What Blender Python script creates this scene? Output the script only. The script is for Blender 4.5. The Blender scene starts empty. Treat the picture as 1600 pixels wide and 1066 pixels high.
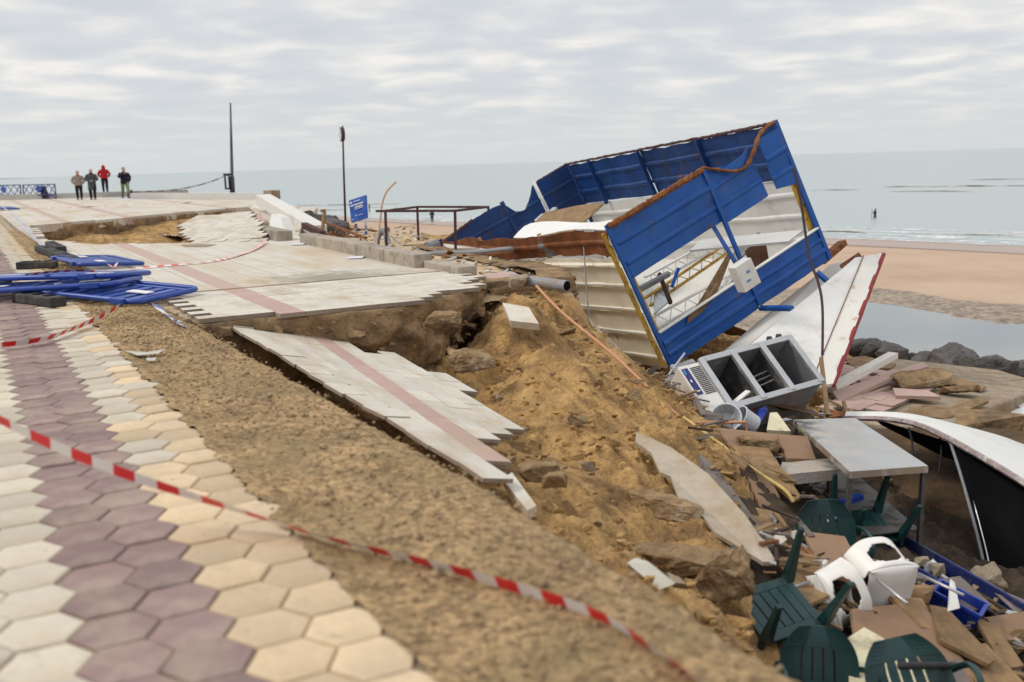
import bpy, bmesh, math, random
import numpy as np
from mathutils import Vector, Matrix, noise as mnoise
random.seed(7); RS = np.random.RandomState(11)
scene = bpy.context.scene
# ---------------------------------------------------------------- camera
FPX, W0, H0 = 1556.0, 1600.0, 1066.0
CAM = np.array([0.0, 0.0, 1.5])
ROLL = math.atan(47.0 / 1600.0)
PITCH = math.atan(278.5 * math.cos(ROLL) / FPX)
_f = np.array([0, math.cos(PITCH), -math.sin(PITCH)]); _u0 = np.array([0, math.sin(PITCH), math.cos(PITCH)]); _r0 = np.array([1.0, 0, 0])
_r = math.cos(ROLL) * _r0 - math.sin(ROLL) * _u0; _u = math.sin(ROLL) * _r0 + math.cos(ROLL) * _u0
cd = bpy.data.cameras.new('camera'); cam = bpy.data.objects.new('camera', cd); scene.collection.objects.link(cam)
cam.matrix_world = Matrix(((_r[0], _u[0], -_f[0], CAM[0]), (_r[1], _u[1], -_f[1], CAM[1]), (_r[2], _u[2], -_f[2], CAM[2]), (0, 0, 0, 1)))
cd.sensor_width = 36.0; cd.lens = 36.0 * FPX / W0; cd.clip_start = 0.05; cd.clip_end = 40000
cd.dof.use_dof = True; cd.dof.focus_distance = 13.0; cd.dof.aperture_fstop = 1.4
scene.camera = cam
# ---------------------------------------------------------------- sky, sun, exposure
SUN_EL, SUN_AZ = math.radians(44), math.radians(-92)      # azimuth from +Y towards +X
w = bpy.data.worlds.new('World'); scene.world = w; w.use_nodes = True
nt = w.node_tree; nt.nodes.clear()
def _n(t, **k):
    n = nt.nodes.new(t)
    for a, b in k.items(): setattr(n, a, b)
    return n
def _l(a, b): nt.links.new(a, b)
tc = _n('ShaderNodeTexCoord'); sp = _n('ShaderNodeSeparateXYZ'); _l(tc.outputs['Generated'], sp.inputs[0])
zz = _n('ShaderNodeMath', operation='MAXIMUM'); zz.inputs[1].default_value = 0.0; _l(sp.outputs['Z'], zz.inputs[0])
za = _n('ShaderNodeMath', operation='ADD'); za.inputs[1].default_value = 0.11; _l(zz.outputs[0], za.inputs[0])
dv = []
for ax in ('X', 'Y'):
    d = _n('ShaderNodeMath', operation='DIVIDE'); _l(sp.outputs[ax], d.inputs[0]); _l(za.outputs[0], d.inputs[1]); dv.append(d)
cx = _n('ShaderNodeCombineXYZ'); _l(dv[0].outputs[0], cx.inputs[0]); _l(dv[1].outputs[0], cx.inputs[1])
n1 = _n('ShaderNodeTexNoise'); n1.inputs['Scale'].default_value = 2.6; n1.inputs['Detail'].default_value = 7; n1.inputs['Roughness'].default_value = 0.46; n1.inputs['Distortion'].default_value = 0.25
_l(cx.outputs[0], n1.inputs['Vector'])
n2 = _n('ShaderNodeTexNoise'); n2.inputs['Scale'].default_value = 0.8; n2.inputs['Detail'].default_value = 3; _l(cx.outputs[0], n2.inputs['Vector'])
ad = _n('ShaderNodeMath', operation='MULTIPLY_ADD'); ad.inputs[1].default_value = 0.6; _l(n2.outputs['Fac'], ad.inputs[0]); _l(n1.outputs['Fac'], ad.inputs[2])
rp = _n('ShaderNodeValToRGB'); _l(ad.outputs[0], rp.inputs[0])
el = rp.color_ramp.elements
el[0].position = 0.62; el[0].color = (0.61, 0.64, 0.685, 1); el[1].position = 1.02; el[1].color = (0.90, 0.865, 0.83, 1)
e = el.new(0.78); e.color = (0.67, 0.685, 0.71, 1); e = el.new(0.88); e.color = (0.76, 0.755, 0.75, 1)
# haze near the horizon, gently brighter overhead as under any overcast
hz = _n('ShaderNodeMapRange'); hz.inputs['From Min'].default_value = 0.0; hz.inputs['From Max'].default_value = 0.09; _l(sp.outputs['Z'], hz.inputs['Value'])
mh = _n('ShaderNodeMix', data_type='RGBA'); _l(hz.outputs[0], mh.inputs[0]); mh.inputs[6].default_value = (0.645, 0.675, 0.69, 1); _l(rp.outputs[0], mh.inputs[7])
up = _n('ShaderNodeMapRange'); up.inputs['From Min'].default_value = 0.2; up.inputs['From Max'].default_value = 1.0; up.inputs['To Min'].default_value = 1.0; up.inputs['To Max'].default_value = 1.5; _l(sp.outputs['Z'], up.inputs['Value'])
mu = _n('ShaderNodeVectorMath', operation='SCALE'); _l(mh.outputs[2], mu.inputs[0]); _l(up.outputs[0], mu.inputs['Scale'])
sky = _n('ShaderNodeTexSky', sky_type='NISHITA'); sky.sun_disc = False; sky.sun_elevation = SUN_EL; sky.sun_rotation = SUN_AZ
b1 = _n('ShaderNodeBackground'); b1.inputs[1].default_value = 0.08; _l(sky.outputs[0], b1.inputs[0])
b2 = _n('ShaderNodeBackground'); b2.inputs[1].default_value = 1.0; _l(mu.outputs[0], b2.inputs[0])
mx = _n('ShaderNodeMixShader'); mx.inputs[0].default_value = 0.93; _l(b1.outputs[0], mx.inputs[1]); _l(b2.outputs[0], mx.inputs[2])
wo = _n('ShaderNodeOutputWorld'); _l(mx.outputs[0], wo.inputs[0])
sd = bpy.data.lights.new('sun', 'SUN'); sd.energy = 1.5; sd.angle = math.radians(12); sd.color = (1.0, 0.95, 0.87)
so = bpy.data.objects.new('sun', sd); scene.collection.objects.link(so)
_sdir = Vector((math.sin(SUN_AZ) * math.cos(SUN_EL), math.cos(SUN_AZ) * math.cos(SUN_EL), math.sin(SUN_EL)))
so.rotation_euler = _sdir.to_track_quat('Z', 'Y').to_euler(); so.location = (0, 0, 30)
vs = scene.view_settings; vs.view_transform = 'Standard'; vs.look = 'None'; vs.exposure = 0.1; vs.gamma = 1.0; vs.use_curve_mapping = False
scene.cycles.max_bounces = 6; scene.cycles.use_denoising = True
# ---------------------------------------------------------------- placing helpers
def ray(x, y): return _f + _r * ((x - W0 / 2) / FPX) - _u * ((y - H0 / 2) / FPX)
def P(x, y, d): return CAM + ray(x, y) * d                     # point seen at (x, y), d metres deep
def G(x, y, z=0.0):
    r = ray(x, y); return CAM + r * ((z - CAM[2]) / r[2])        # point at height z
A0 = G(700, 1066)[:2]; _t = G(120, 470)[:2] - A0; TD = _t / np.linalg.norm(_t); ND = np.array([TD[1], -TD[0]])
def SQ(s, q, z=0.0):                                             # promenade frame: s along, q across
    p = A0 + TD * s + ND * q; return np.array([p[0], p[1], z])
def to_sq(p): d = np.asarray(p[:2]) - A0; return float(d @ TD), float(d @ ND)
def nrm(v): v = np.asarray(v, float); return v / (np.linalg.norm(v) + 1e-12)
def fbm(x, y, z, o=4): return mnoise.fractal(Vector((x, y, z)), 0.9, 2.1, o)
# ---------------------------------------------------------------- mesh builder
class MB:
    def __init__(s): s.v = []; s.f = []; s.m = []
    def add(s, vs, fs, mi=0):
        k = len(s.v); s.v += [tuple(map(float, p)) for p in vs]; s.f += [tuple(k + i for i in f) for f in fs]; s.m += [mi] * len(fs); return s
    def obox(s, c, ax, ay, az, mi=0):                              # centre, three half vectors
        c, ax, ay, az = map(lambda q: np.asarray(q, float), (c, ax, ay, az))
        vs = [c + i * ax + j * ay + k * az for k in (-1, 1) for j in (-1, 1) for i in (-1, 1)]
        return s.add(vs, [(0, 2, 3, 1), (4, 5, 7, 6), (0, 1, 5, 4), (2, 6, 7, 3), (0, 4, 6, 2), (1, 3, 7, 5)], mi)
    def box(s, lo, hi, mi=0):
        lo = np.asarray(lo, float); hi = np.asarray(hi, float); h = (hi - lo) / 2
        return s.obox((lo + hi) / 2, (h[0], 0, 0), (0, h[1], 0), (0, 0, h[2]), mi)
    def bar(s, a, b, w_, h_, up=(0, 0, 1), mi=0):
        a = np.asarray(a, float); b = np.asarray(b, float); d = nrm(b - a); x = np.cross(d, up)
        if np.linalg.norm(x) < 1e-4: x = np.cross(d, (0, 1, 0.1))
        x = nrm(x); y = np.cross(x, d)
        return s.obox((a + b) / 2, (b - a) / 2, x * w_ / 2, y * h_ / 2, mi)
    def prism(s, poly, vec, mi=0):
        n = len(poly); vec = np.asarray(vec, float); a = [np.asarray(p, float) for p in poly]; b = [p + vec for p in a]
        return s.add(a + b, [tuple(range(n)), tuple(range(2 * n - 1, n - 1, -1))] + [(i, i + n, (i + 1) % n + n, (i + 1) % n) for i in range(n)], mi)
    def tube(s, pts, r, n=8, mi=0, el=1.0, closed=False):
        pts = [np.asarray(p, float) for p in pts]; L = len(pts); rs = r if hasattr(r, '__len__') else [r] * L
        vs = []; ref = None
        for i, p in enumerate(pts):
            d = nrm(pts[(i + 1) % L] - pts[i - 1]) if closed else nrm(pts[min(i + 1, L - 1)] - pts[max(i - 1, 0)])
            if ref is None:
                ref = np.cross(d, (0, 0, 1.0))
                if np.linalg.norm(ref) < 0.05: ref = np.cross(d, (0, 1.0, 0))
            x = nrm(ref - d * (ref @ d)); ref = x; y = np.cross(d, x)
            for k in range(n):
                a = 2 * math.pi * k / n; vs.append(p + x * math.cos(a) * rs[i] + y * math.sin(a) * rs[i] * el)
        fs = [(i * n + k, i * n + (k + 1) % n, (i + 1) * n + (k + 1) % n, (i + 1) * n + k) for i in range(L - 1) for k in range(n)]
        if closed: fs += [((L - 1) * n + k, (L - 1) * n + (k + 1) % n, (k + 1) % n, k) for k in range(n)]
        else: fs += [tuple(range(n - 1, -1, -1)), tuple(range((L - 1) * n, L * n))]
        return s.add(vs, fs, mi)
    def rings(s, rings, cap=True, mi=0):                           # list of equal length point rings
        n = len(rings[0]); vs = [p for r in rings for p in r]
        fs = [(i * n + k, i * n + (k + 1) % n, (i + 1) * n + (k + 1) % n, (i + 1) * n + k) for i in range(len(rings) - 1) for k in range(n)]
        if cap: fs += [tuple(range(n - 1, -1, -1)), tuple(range((len(rings) - 1) * n, len(rings) * n))]
        return s.add(vs, fs, mi)
    def grid(s, pts, mi=0):                                        # pts[i][j]
        n = len(pts[0]); vs = [p for r in pts for p in r]
        return s.add(vs, [(i * n + j, i * n + j + 1, (i + 1) * n + j + 1, (i + 1) * n + j) for i in range(len(pts) - 1) for j in range(n - 1)], mi)
    def shell(s, pts, vec, mi=0):                                  # grid with thickness
        n, m = len(pts), len(pts[0]); vec = np.asarray(vec, float)
        q = [[np.asarray(p, float) + vec for p in r] for r in pts]
        s.grid(pts, mi); s.grid(q, mi)
        loop = [(0, j) for j in range(m)] + [(i, m - 1) for i in range(1, n)] + [(n - 1, j) for j in range(m - 2, -1, -1)] + [(i, 0) for i in range(n - 2, 0, -1)]
        a = [pts[i][j] for i, j in loop]; b = [q[i][j] for i, j in loop]; k = len(loop)
        return s.add(a + b, [(i, (i + 1) % k, (i + 1) % k + k, i + k) for i in range(k)], mi)
    def ball(s, c, r, mi=0, nu=10, nv=7):
        c = np.asarray(c, float); r = np.asarray(r if hasattr(r, '__len__') else (r, r, r), float); R = []
        for i in range(nv + 1):
            t = math.pi * (0.02 + 0.96 * i / nv)
            R.append([c + r * (math.sin(t) * math.cos(2 * math.pi * k / nu), math.sin(t) * math.sin(2 * math.pi * k / nu), math.cos(t)) for k in range(nu)])
        return s.rings(R, True, mi)
    def chunk(s, c, sx, sy, sz, seed, R=None, mi=0, n=16):
        rs = np.random.RandomState(seed); bm = bmesh.new(); c = np.asarray(c, float); R = np.eye(3) if R is None else R
        for _ in range(n):
            d = nrm(rs.normal(size=3)); d = np.sign(d) * np.abs(d) ** 0.6; d = d / max(1e-6, np.max(np.abs(d))) * rs.uniform(0.75, 1.0)
            bm.verts.new(Vector(c + R @ (d * (sx, sy, sz))))
        bmesh.ops.convex_hull(bm, input=bm.verts); bm.verts.ensure_lookup_table()
        loose = [v for v in bm.verts if not v.link_faces]; bmesh.ops.delete(bm, geom=loose, context='VERTS'); bm.verts.index_update()
        s.add([v.co[:] for v in bm.verts], [[v.index for v in f.verts] for f in bm.faces], mi); bm.free(); return s
    def build(s, name, mat, parent=None, smooth=False, bevel=0, sub=0):
        me = bpy.data.meshes.new(name); off = wloc(parent) if parent else None
        v = np.array(s.v)
        o = bpy.data.objects.new(name, me); scene.collection.objects.link(o)
        if parent is None:
            lo, hi = v.min(0), v.max(0); off = np.array([(lo[0] + hi[0]) / 2, (lo[1] + hi[1]) / 2, lo[2]]); o.location = off
        else: o.parent = parent
        me.from_pydata((v - off).tolist(), [], s.f); me.validate()
        for mm in (mat if isinstance(mat, (list, tuple)) else [mat]): me.materials.append(mm)
        if isinstance(mat, (list, tuple)): me.polygons.foreach_set('material_index', s.m[:len(me.polygons)])
        bm = bmesh.new(); bm.from_mesh(me); bmesh.ops.recalc_face_normals(bm, faces=bm.faces); bm.to_mesh(me); bm.free()
        if smooth: me.polygons.foreach_set('use_smooth', [True] * len(me.polygons))
        if bevel:
            b = o.modifiers.new('bevel', 'BEVEL'); b.width = bevel; b.segments = 2; b.limit_method = 'ANGLE'
        if sub:
            b = o.modifiers.new('sub', 'SUBSURF'); b.levels = sub; b.render_levels = sub
        me.update(); return o
def wloc(o):
    p = np.zeros(3)
    while o is not None: p = p + np.array(o.location); o = o.parent
    return p
def tag(o, label=None, cat=None, group=None, kind=None):
    if label: o['label'] = label
    if cat: o['category'] = cat; o['kind'] = 'thing'
    if group: o['group'] = group
    if kind: o['kind'] = kind
    return o
def thing(name, loc, label, cat, group=None):
    o = bpy.data.objects.new(name, None); scene.collection.objects.link(o); o.location = Vector(loc); o.empty_display_size = 0.1
    return tag(o, label, cat, group)
def struct(name, mb, mat, smooth=False, parent=None, kind='structure'):
    o = mb.build(name, mat, parent, smooth); o['kind'] = kind; return o
def one(name, mb, mat, label, cat, group=None, **k): return tag(mb.build(name, mat, None, **k), label, cat, group)
# ---------------------------------------------------------------- materials
MATS = {}
def M(name, col, rough=0.75, metal=0.0, var=0.18, scale=6.0, bump=0.25, bscale=45.0, dirt=None, dscale=3.0, dthr=(0.5, 0.65), rnd=0.12, spec=0.4, col2=None, vor=0.0, det=6, dist=0.02, spots=None):
    if name in MATS: return MATS[name]
    m = bpy.data.materials.new(name); m.use_nodes = True; t = m.node_tree; N = t.nodes; L = t.links; bs = N['Principled BSDF']
    tcn = N.new('ShaderNodeTexCoord'); co = tcn.outputs['Object']
    no = N.new('ShaderNodeTexNoise'); no.inputs['Scale'].default_value = scale; no.inputs['Detail'].default_value = det; no.inputs['Roughness'].default_value = 0.62; L.new(co, no.inputs['Vector'])
    r = N.new('ShaderNodeValToRGB'); L.new(no.outputs['Fac'], r.inputs[0]); c2 = col2 or tuple(min(1, c * (1 + var)) for c in col)
    r.color_ramp.elements[0].position = 0.3; r.color_ramp.elements[0].color = (*[c * (1 - var) for c in col], 1); r.color_ramp.elements[1].position = 0.7; r.color_ramp.elements[1].color = (*c2, 1)
    out = r.outputs[0]
    if vor:
        vo = N.new('ShaderNodeTexVoronoi'); vo.inputs['Scale'].default_value = vor; L.new(co, vo.inputs['Vector'])
        hs = N.new('ShaderNodeSeparateColor'); L.new(vo.outputs['Color'], hs.inputs[0])
        mr = N.new('ShaderNodeMapRange'); mr.inputs['To Min'].default_value = 0.55; mr.inputs['To Max'].default_value = 1.45; L.new(hs.outputs[0], mr.inputs['Value'])
        vm = N.new('ShaderNodeVectorMath'); vm.operation = 'SCALE'; L.new(out, vm.inputs[0]); L.new(mr.outputs[0], vm.inputs['Scale']); out = vm.outputs[0]
    if dirt:
        dn = N.new('ShaderNodeTexNoise'); dn.inputs['Scale'].default_value = dscale; dn.inputs['Detail'].default_value = 8; dn.inputs['Roughness'].default_value = 0.68; L.new(co, dn.inputs['Vector'])
        dr = N.new('ShaderNodeMapRange'); dr.inputs['From Min'].default_value = dthr[0]; dr.inputs['From Max'].default_value = dthr[1]; L.new(dn.outputs['Fac'], dr.inputs['Value'])
        mi = N.new('ShaderNodeMix'); mi.data_type = 'RGBA'; L.new(dr.outputs[0], mi.inputs[0]); L.new(out, mi.inputs[6]); mi.inputs[7].default_value = (*dirt, 1); out = mi.outputs[2]
        rr = N.new('ShaderNodeMapRange'); rr.inputs['To Min'].default_value = rough; rr.inputs['To Max'].default_value = 0.9; L.new(dr.outputs[0], rr.inputs['Value']); L.new(rr.outputs[0], bs.inputs['Roughness'])
        if metal:
            rm = N.new('ShaderNodeMapRange'); rm.inputs['To Min'].default_value = metal; rm.inputs['To Max'].default_value = 0; L.new(dr.outputs[0], rm.inputs['Value']); L.new(rm.outputs[0], bs.inputs['Metallic'])
    else:
        bs.inputs['Roughness'].default_value = rough; bs.inputs['Metallic'].default_value = metal
    if spots:
        sn = N.new('ShaderNodeTexNoise'); sn.inputs['Scale'].default_value = spots[1]; sn.inputs['Detail'].default_value = 9; sn.inputs['Roughness'].default_value = 0.72; sm_ = N.new('ShaderNodeMapping'); sm_.inputs['Scale'].default_value = (1, 1, .45); sm_.inputs['Location'].default_value = (3, 7, 1); L.new(co, sm_.inputs[0]); L.new(sm_.outputs[0], sn.inputs['Vector'])
        sr = N.new('ShaderNodeMapRange'); sr.inputs['From Min'].default_value = spots[2]; sr.inputs['From Max'].default_value = spots[3]; L.new(sn.outputs['Fac'], sr.inputs['Value']); mi = N.new('ShaderNodeMix'); mi.data_type = 'RGBA'; L.new(sr.outputs[0], mi.inputs[0]); L.new(out, mi.inputs[6]); mi.inputs[7].default_value = (*spots[0], 1); out = mi.outputs[2]
    if rnd:
        oi = N.new('ShaderNodeObjectInfo'); mr = N.new('ShaderNodeMapRange'); mr.inputs['To Min'].default_value = 1 - rnd; mr.inputs['To Max'].default_value = 1 + rnd; L.new(oi.outputs['Random'], mr.inputs['Value'])
        vm = N.new('ShaderNodeVectorMath'); vm.operation = 'SCALE'; L.new(out, vm.inputs[0]); L.new(mr.outputs[0], vm.inputs['Scale']); out = vm.outputs[0]
    L.new(out, bs.inputs['Base Color']); bs.inputs['Specular IOR Level'].default_value = spec
    if bump:
        bn = N.new('ShaderNodeTexNoise'); bn.inputs['Scale'].default_value = bscale; bn.inputs['Detail'].default_value = 5; L.new(co, bn.inputs['Vector'])
        bp = N.new('ShaderNodeBump'); bp.inputs['Strength'].default_value = bump; bp.inputs['Distance'].default_value = dist; L.new(bn.outputs['Fac'], bp.inputs['Height']); L.new(bp.outputs[0], bs.inputs['Normal'])
    MATS[name] = m; return m
RUST = (0.16, 0.055, 0.02)
SAND = M('sand_soil', (0.475, 0.29, 0.12), 0.95, var=0.3, scale=3.2, bump=1.0, bscale=24, dirt=(0.20, 0.125, 0.062), dscale=2.4, dthr=(0.46, 0.66), rnd=0, spec=0.1, dist=0.05)
def streak(m, ang, sc, col, lo, hi, amt):
    t = m.node_tree; N = t.nodes; L = t.links; bs = N['Principled BSDF']; src = bs.inputs['Base Color'].links[0].from_socket
    g = N.new('ShaderNodeNewGeometry'); mp = N.new('ShaderNodeMapping'); mp.vector_type = 'TEXTURE'; mp.inputs['Rotation'].default_value = (0, 0, ang); mp.inputs['Scale'].default_value = sc; L.new(g.outputs['Position'], mp.inputs[0])
    n = N.new('ShaderNodeTexNoise'); n.inputs['Scale'].default_value = 1; n.inputs['Detail'].default_value = 8; n.inputs['Roughness'].default_value = .65; L.new(mp.outputs[0], n.inputs['Vector'])
    r = N.new('ShaderNodeMapRange'); r.inputs['From Min'].default_value = lo; r.inputs['From Max'].default_value = hi; r.inputs['To Max'].default_value = amt; L.new(n.outputs['Fac'], r.inputs['Value']); mi = N.new('ShaderNodeMix'); mi.data_type = 'RGBA'; L.new(r.outputs[0], mi.inputs[0]); L.new(src, mi.inputs[6]); mi.inputs[7].default_value = (*col, 1); L.new(mi.outputs[2], bs.inputs['Base Color'])
streak(SAND, math.atan2(-.89, .45), (1.6, .16, .5), (.19, .115, .055), .5, .66, .85)
streak(SAND, math.atan2(-.89, .45), (.9, .30, .5), (.56, .39, .20), .54, .70, .7)
SOIL = M('cliff_soil', (0.30, 0.20, 0.11), 0.95, var=0.4, scale=3.5, bump=0.9, bscale=18, dirt=(0.13, 0.095, 0.065), dscale=2.3, dthr=(0.48, 0.66), rnd=0, spec=0.1, dist=0.05)
BEACH = M('beach_sand', (0.49, 0.345, 0.24), 0.7, var=0.08, scale=0.05, bump=0.15, bscale=1.5, dirt=(0.40, 0.265, 0.18), dscale=0.08, dthr=(0.45, 0.7), rnd=0)
GRAVEL = M('washed_aggregate', (0.42, 0.285, 0.15), 0.95, var=0.3, scale=2.2, bump=1.0, bscale=70, dirt=(0.29, 0.22, 0.115), dscale=1.3, dthr=(0.48, 0.75), rnd=0, spec=0.15, vor=38, dist=0.03)
CREAM = M('cream_paver', (0.57, 0.51, 0.41), 0.85, var=0.1, scale=9, bump=0.35, bscale=120, dirt=(0.46, 0.38, 0.27), dscale=3, dthr=(0.48, 0.72), rnd=0.17)
YELLOW = M('ochre_paver', (0.63, 0.48, 0.31), 0.85, var=0.12, scale=9, bump=0.35, bscale=120, dirt=(0.44, 0.33, 0.20), dscale=3, dthr=(0.48, 0.74), rnd=0.2)
PURPLE = M('mauve_paver', (0.26, 0.175, 0.162), 0.8, var=0.12, scale=9, bump=0.35, bscale=120, dirt=(0.38, 0.30, 0.25), dscale=3, dthr=(0.5, 0.8), rnd=0.16)
TILE = M('white_tile', (0.60, 0.56, 0.49), 0.75, var=0.07, scale=5, bump=0.2, bscale=50, dirt=(0.47, 0.38, 0.26), dscale=1.6, dthr=(0.48, 0.72), rnd=0.08)
PINK = M('pink_tile', (0.46, 0.31, 0.27), 0.75, var=0.08, scale=5, bump=0.2, bscale=50, dirt=(0.42, 0.33, 0.25), dscale=1.6, dthr=(0.52, 0.8), rnd=0.06)
TEDGE = M('tile_body', (0.27, 0.21, 0.16), 0.9, var=0.2, scale=12)
CONC = M('concrete', (0.33, 0.27, 0.20), 0.9, var=0.25, scale=3, bump=0.6, bscale=30, dirt=(0.24, 0.165, 0.095), dscale=3.2, dthr=(0.42, 0.62))
KERB = M('kerb_concrete', (0.36, 0.31, 0.25), 0.9, var=0.2, scale=4, bump=0.5, bscale=30, dirt=(0.22, 0.17, 0.12), dscale=3)
WHITEW = M('white_wall_paint', (0.74, 0.72, 0.67), 0.8, var=0.06, scale=3, bump=0.2, dirt=(0.48, 0.43, 0.36), dscale=2, dthr=(0.55, 0.8))
ROCK = M('dark_rock', (0.085, 0.078, 0.075), 0.75, var=0.45, scale=3.5, bump=0.8, bscale=9, rnd=0.3, dirt=(0.12, 0.11, 0.085), dscale=2, dist=0.06)
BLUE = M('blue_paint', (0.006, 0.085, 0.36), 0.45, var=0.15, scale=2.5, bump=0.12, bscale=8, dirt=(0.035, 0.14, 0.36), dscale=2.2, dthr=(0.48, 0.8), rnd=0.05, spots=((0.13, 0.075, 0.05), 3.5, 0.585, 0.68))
BLUER = M('shaded_blue_paint_rusting', (0.007, 0.042, 0.165), 0.5, var=0.3, scale=2, bump=0.15, bscale=8, dirt=(0.02, 0.03, 0.06), dscale=2.6, dthr=(0.52, 0.75), rnd=0.1, spots=((0.10, 0.045, 0.03), 2.5, 0.6, 0.68))  # kiosk blue darkened to paint in the interior shade, plus rust spots
RUSTM = M('rusted_steel', RUST, 0.9, var=0.5, scale=9, bump=0.6, bscale=40, dirt=(0.30, 0.12, 0.035), dscale=6, dthr=(0.45, 0.65))
DRUST = M('dark_rusted_steel', (0.075, 0.032, 0.03), 0.8, var=0.4, scale=9, bump=0.4, rnd=0.2)
WALLC = M('cream_steel_cladding', (0.80, 0.73, 0.60), 0.5, var=0.06, scale=1.5, bump=0.06, bscale=6, dirt=(0.50, 0.36, 0.18), dscale=1.8, dthr=(0.56, 0.75), rnd=0, spots=((0.28, 0.12, 0.04), 3.0, 0.64, 0.72))
WHITEP = M('white_steel_sheet', (0.74, 0.73, 0.69), 0.4, var=0.05, scale=1.5, bump=0.05, bscale=5, dirt=(0.50, 0.45, 0.36), dscale=1.4, dthr=(0.56, 0.8), rnd=0.03)
WHITER = M('white_sheet_rust_stained', (0.74, 0.71, 0.64), 0.45, var=0.05, scale=1.5, bump=0.05, dirt=(0.42, 0.22, 0.07), dscale=2.5, dthr=(0.56, 0.68), rnd=0)
YEL = M('yellow_paint', (0.50, 0.30, 0.03), 0.5, var=0.15, dirt=(0.25, 0.12, 0.03), dscale=8)
REDP = M('red_trim_paint', (0.28, 0.015, 0.02), 0.5, var=0.2, dirt=(0.16, 0.05, 0.02), dscale=6)
STEEL = M('stainless_steel', (0.55, 0.55, 0.54), 0.28, 1.0, var=0.1, scale=2, bump=0.04, bscale=8, dirt=(0.42, 0.33, 0.24), dscale=2.5, dthr=(0.5, 0.72), rnd=0.05)
ALU = M('aluminium', (0.48, 0.49, 0.50), 0.4, 0.7, var=0.12, bump=0.08, dirt=(0.30, 0.26, 0.2), dscale=6, dthr=(0.55, 0.75))
GREYM = M('grey_painted_metal', (0.22, 0.22, 0.23), 0.5, var=0.1)
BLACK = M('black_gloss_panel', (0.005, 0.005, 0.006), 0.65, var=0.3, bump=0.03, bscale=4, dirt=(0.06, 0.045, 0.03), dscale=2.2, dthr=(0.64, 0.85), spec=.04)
DARK = M('dark_rubber', (0.035, 0.034, 0.036), 0.8, var=0.3, bump=0.3, dirt=(0.10, 0.085, 0.065), dscale=5)
GREEN = M('dark_green_plastic', (0.006, 0.035, 0.036), 0.38, var=0.2, scale=4, bump=0.04, dirt=(0.06, 0.07, 0.055), dscale=4, dthr=(0.58, 0.82), spec=0.5)
WPLAS = M('white_plastic', (0.76, 0.73, 0.68), 0.4, var=0.05, bump=0.03, dirt=(0.5, 0.42, 0.32), dscale=3.5, dthr=(0.56, 0.85))
CREAMP = M('cream_plastic', (0.66, 0.60, 0.40), 0.5, var=0.06, dirt=(0.4, 0.32, 0.2), dscale=5)
CBLUE = M('blue_plastic', (0.012, 0.04, 0.30), 0.38, var=0.15, bump=0.05, dirt=(0.10, 0.10, 0.17), dscale=5, dthr=(0.55, 0.8))
BBLUE = M('barrier_blue_plastic', (0.02, 0.06, 0.30), 0.36, var=0.12, bump=0.04, dirt=(0.10, 0.13, 0.30), dscale=3, dthr=(0.58, 0.85))
WOOD = M('weathered_wood', (0.25, 0.155, 0.075), 0.85, var=0.35, scale=7, bump=0.5, bscale=30, rnd=0.25)
PLY = M('brown_board', (0.27, 0.165, 0.10), 0.8, var=0.15, scale=3, bump=0.2, dirt=(0.25, 0.15, 0.08), dscale=3, rnd=0.15)
GREYW = M('grey_timber', (0.17, 0.14, 0.125), 0.85, var=0.25, scale=8, bump=0.4)
PVC = M('grey_pvc', (0.27, 0.27, 0.29), 0.5, var=0.08, dirt=(0.28, 0.2, 0.12), dscale=5)
HOSE = M('orange_conduit', (0.50, 0.25, 0.13), 0.6, var=0.1)
CABLE = M('dark_cable', (0.05, 0.022, 0.025), 0.6, var=0.1)
SCONC = M('sandy_concrete', (0.30, 0.205, 0.115), 0.95, var=0.35, scale=5, bump=0.9, bscale=28, dirt=(0.42, 0.37, 0.30), dscale=3.0, dthr=(0.55, 0.68), rnd=0.1, spec=.1, dist=.04)
RED = M('tape_red', (0.72, 0.025, 0.03), 0.4, var=0.05, bump=0, rnd=0); TWHITE = M('tape_white', (0.80, 0.76, 0.75), 0.4, var=0.03, bump=0, rnd=0)
PAPER = M('paper', (0.72, 0.72, 0.74), 0.8, var=0.05)
TRANS = M('clear_plastic_tub', (0.55, 0.57, 0.60), 0.3, var=0.05)

_ta = math.atan2(TD[1], TD[0])
streak(TILE, _ta, (1.1, .45, .5), (.42, .325, .21), .48, .68, .75); streak(PINK, _ta, (1.1, .45, .5), (.42, .325, .21), .48, .68, .6)
for _m in (CREAM, YELLOW, PURPLE):
    streak(_m, _ta, (.55, .4, .5), (.44, .36, .26), .50, .68, .6); streak(_m, _ta + .5, (.10, .08, .5), (.30, .24, .18), .60, .68, .55)
# ================================================================ setting: sea, beach, coast
SEA_Z = -7.25
def sea_mat():
    m = bpy.data.materials.new('sea_water'); m.use_nodes = True; t = m.node_tree; N = t.nodes; L = t.links; bs = N['Principled BSDF']
    g = N.new('ShaderNodeNewGeometry'); mp = N.new('ShaderNodeMapping'); mp.inputs['Rotation'].default_value = (0, 0, math.radians(-52)); mp.inputs['Scale'].default_value = (0.10, 0.45, 1); L.new(g.outputs['Position'], mp.inputs[0])
    a = N.new('ShaderNodeTexNoise'); a.inputs['Scale'].default_value = 1.0; a.inputs['Detail'].default_value = 8; a.inputs['Roughness'].default_value = 0.6; L.new(mp.outputs[0], a.inputs['Vector'])
    bp = N.new('ShaderNodeBump'); bp.inputs['Strength'].default_value = 0.55; bp.inputs['Distance'].default_value = 0.35; L.new(a.outputs['Fac'], bp.inputs['Height']); L.new(bp.outputs[0], bs.inputs['Normal'])
    bs.inputs['Base Color'].default_value = (0.365, 0.42, 0.42, 1); bs.inputs['Roughness'].default_value = 0.3; bs.inputs['IOR'].default_value = 1.33
    return m
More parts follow.
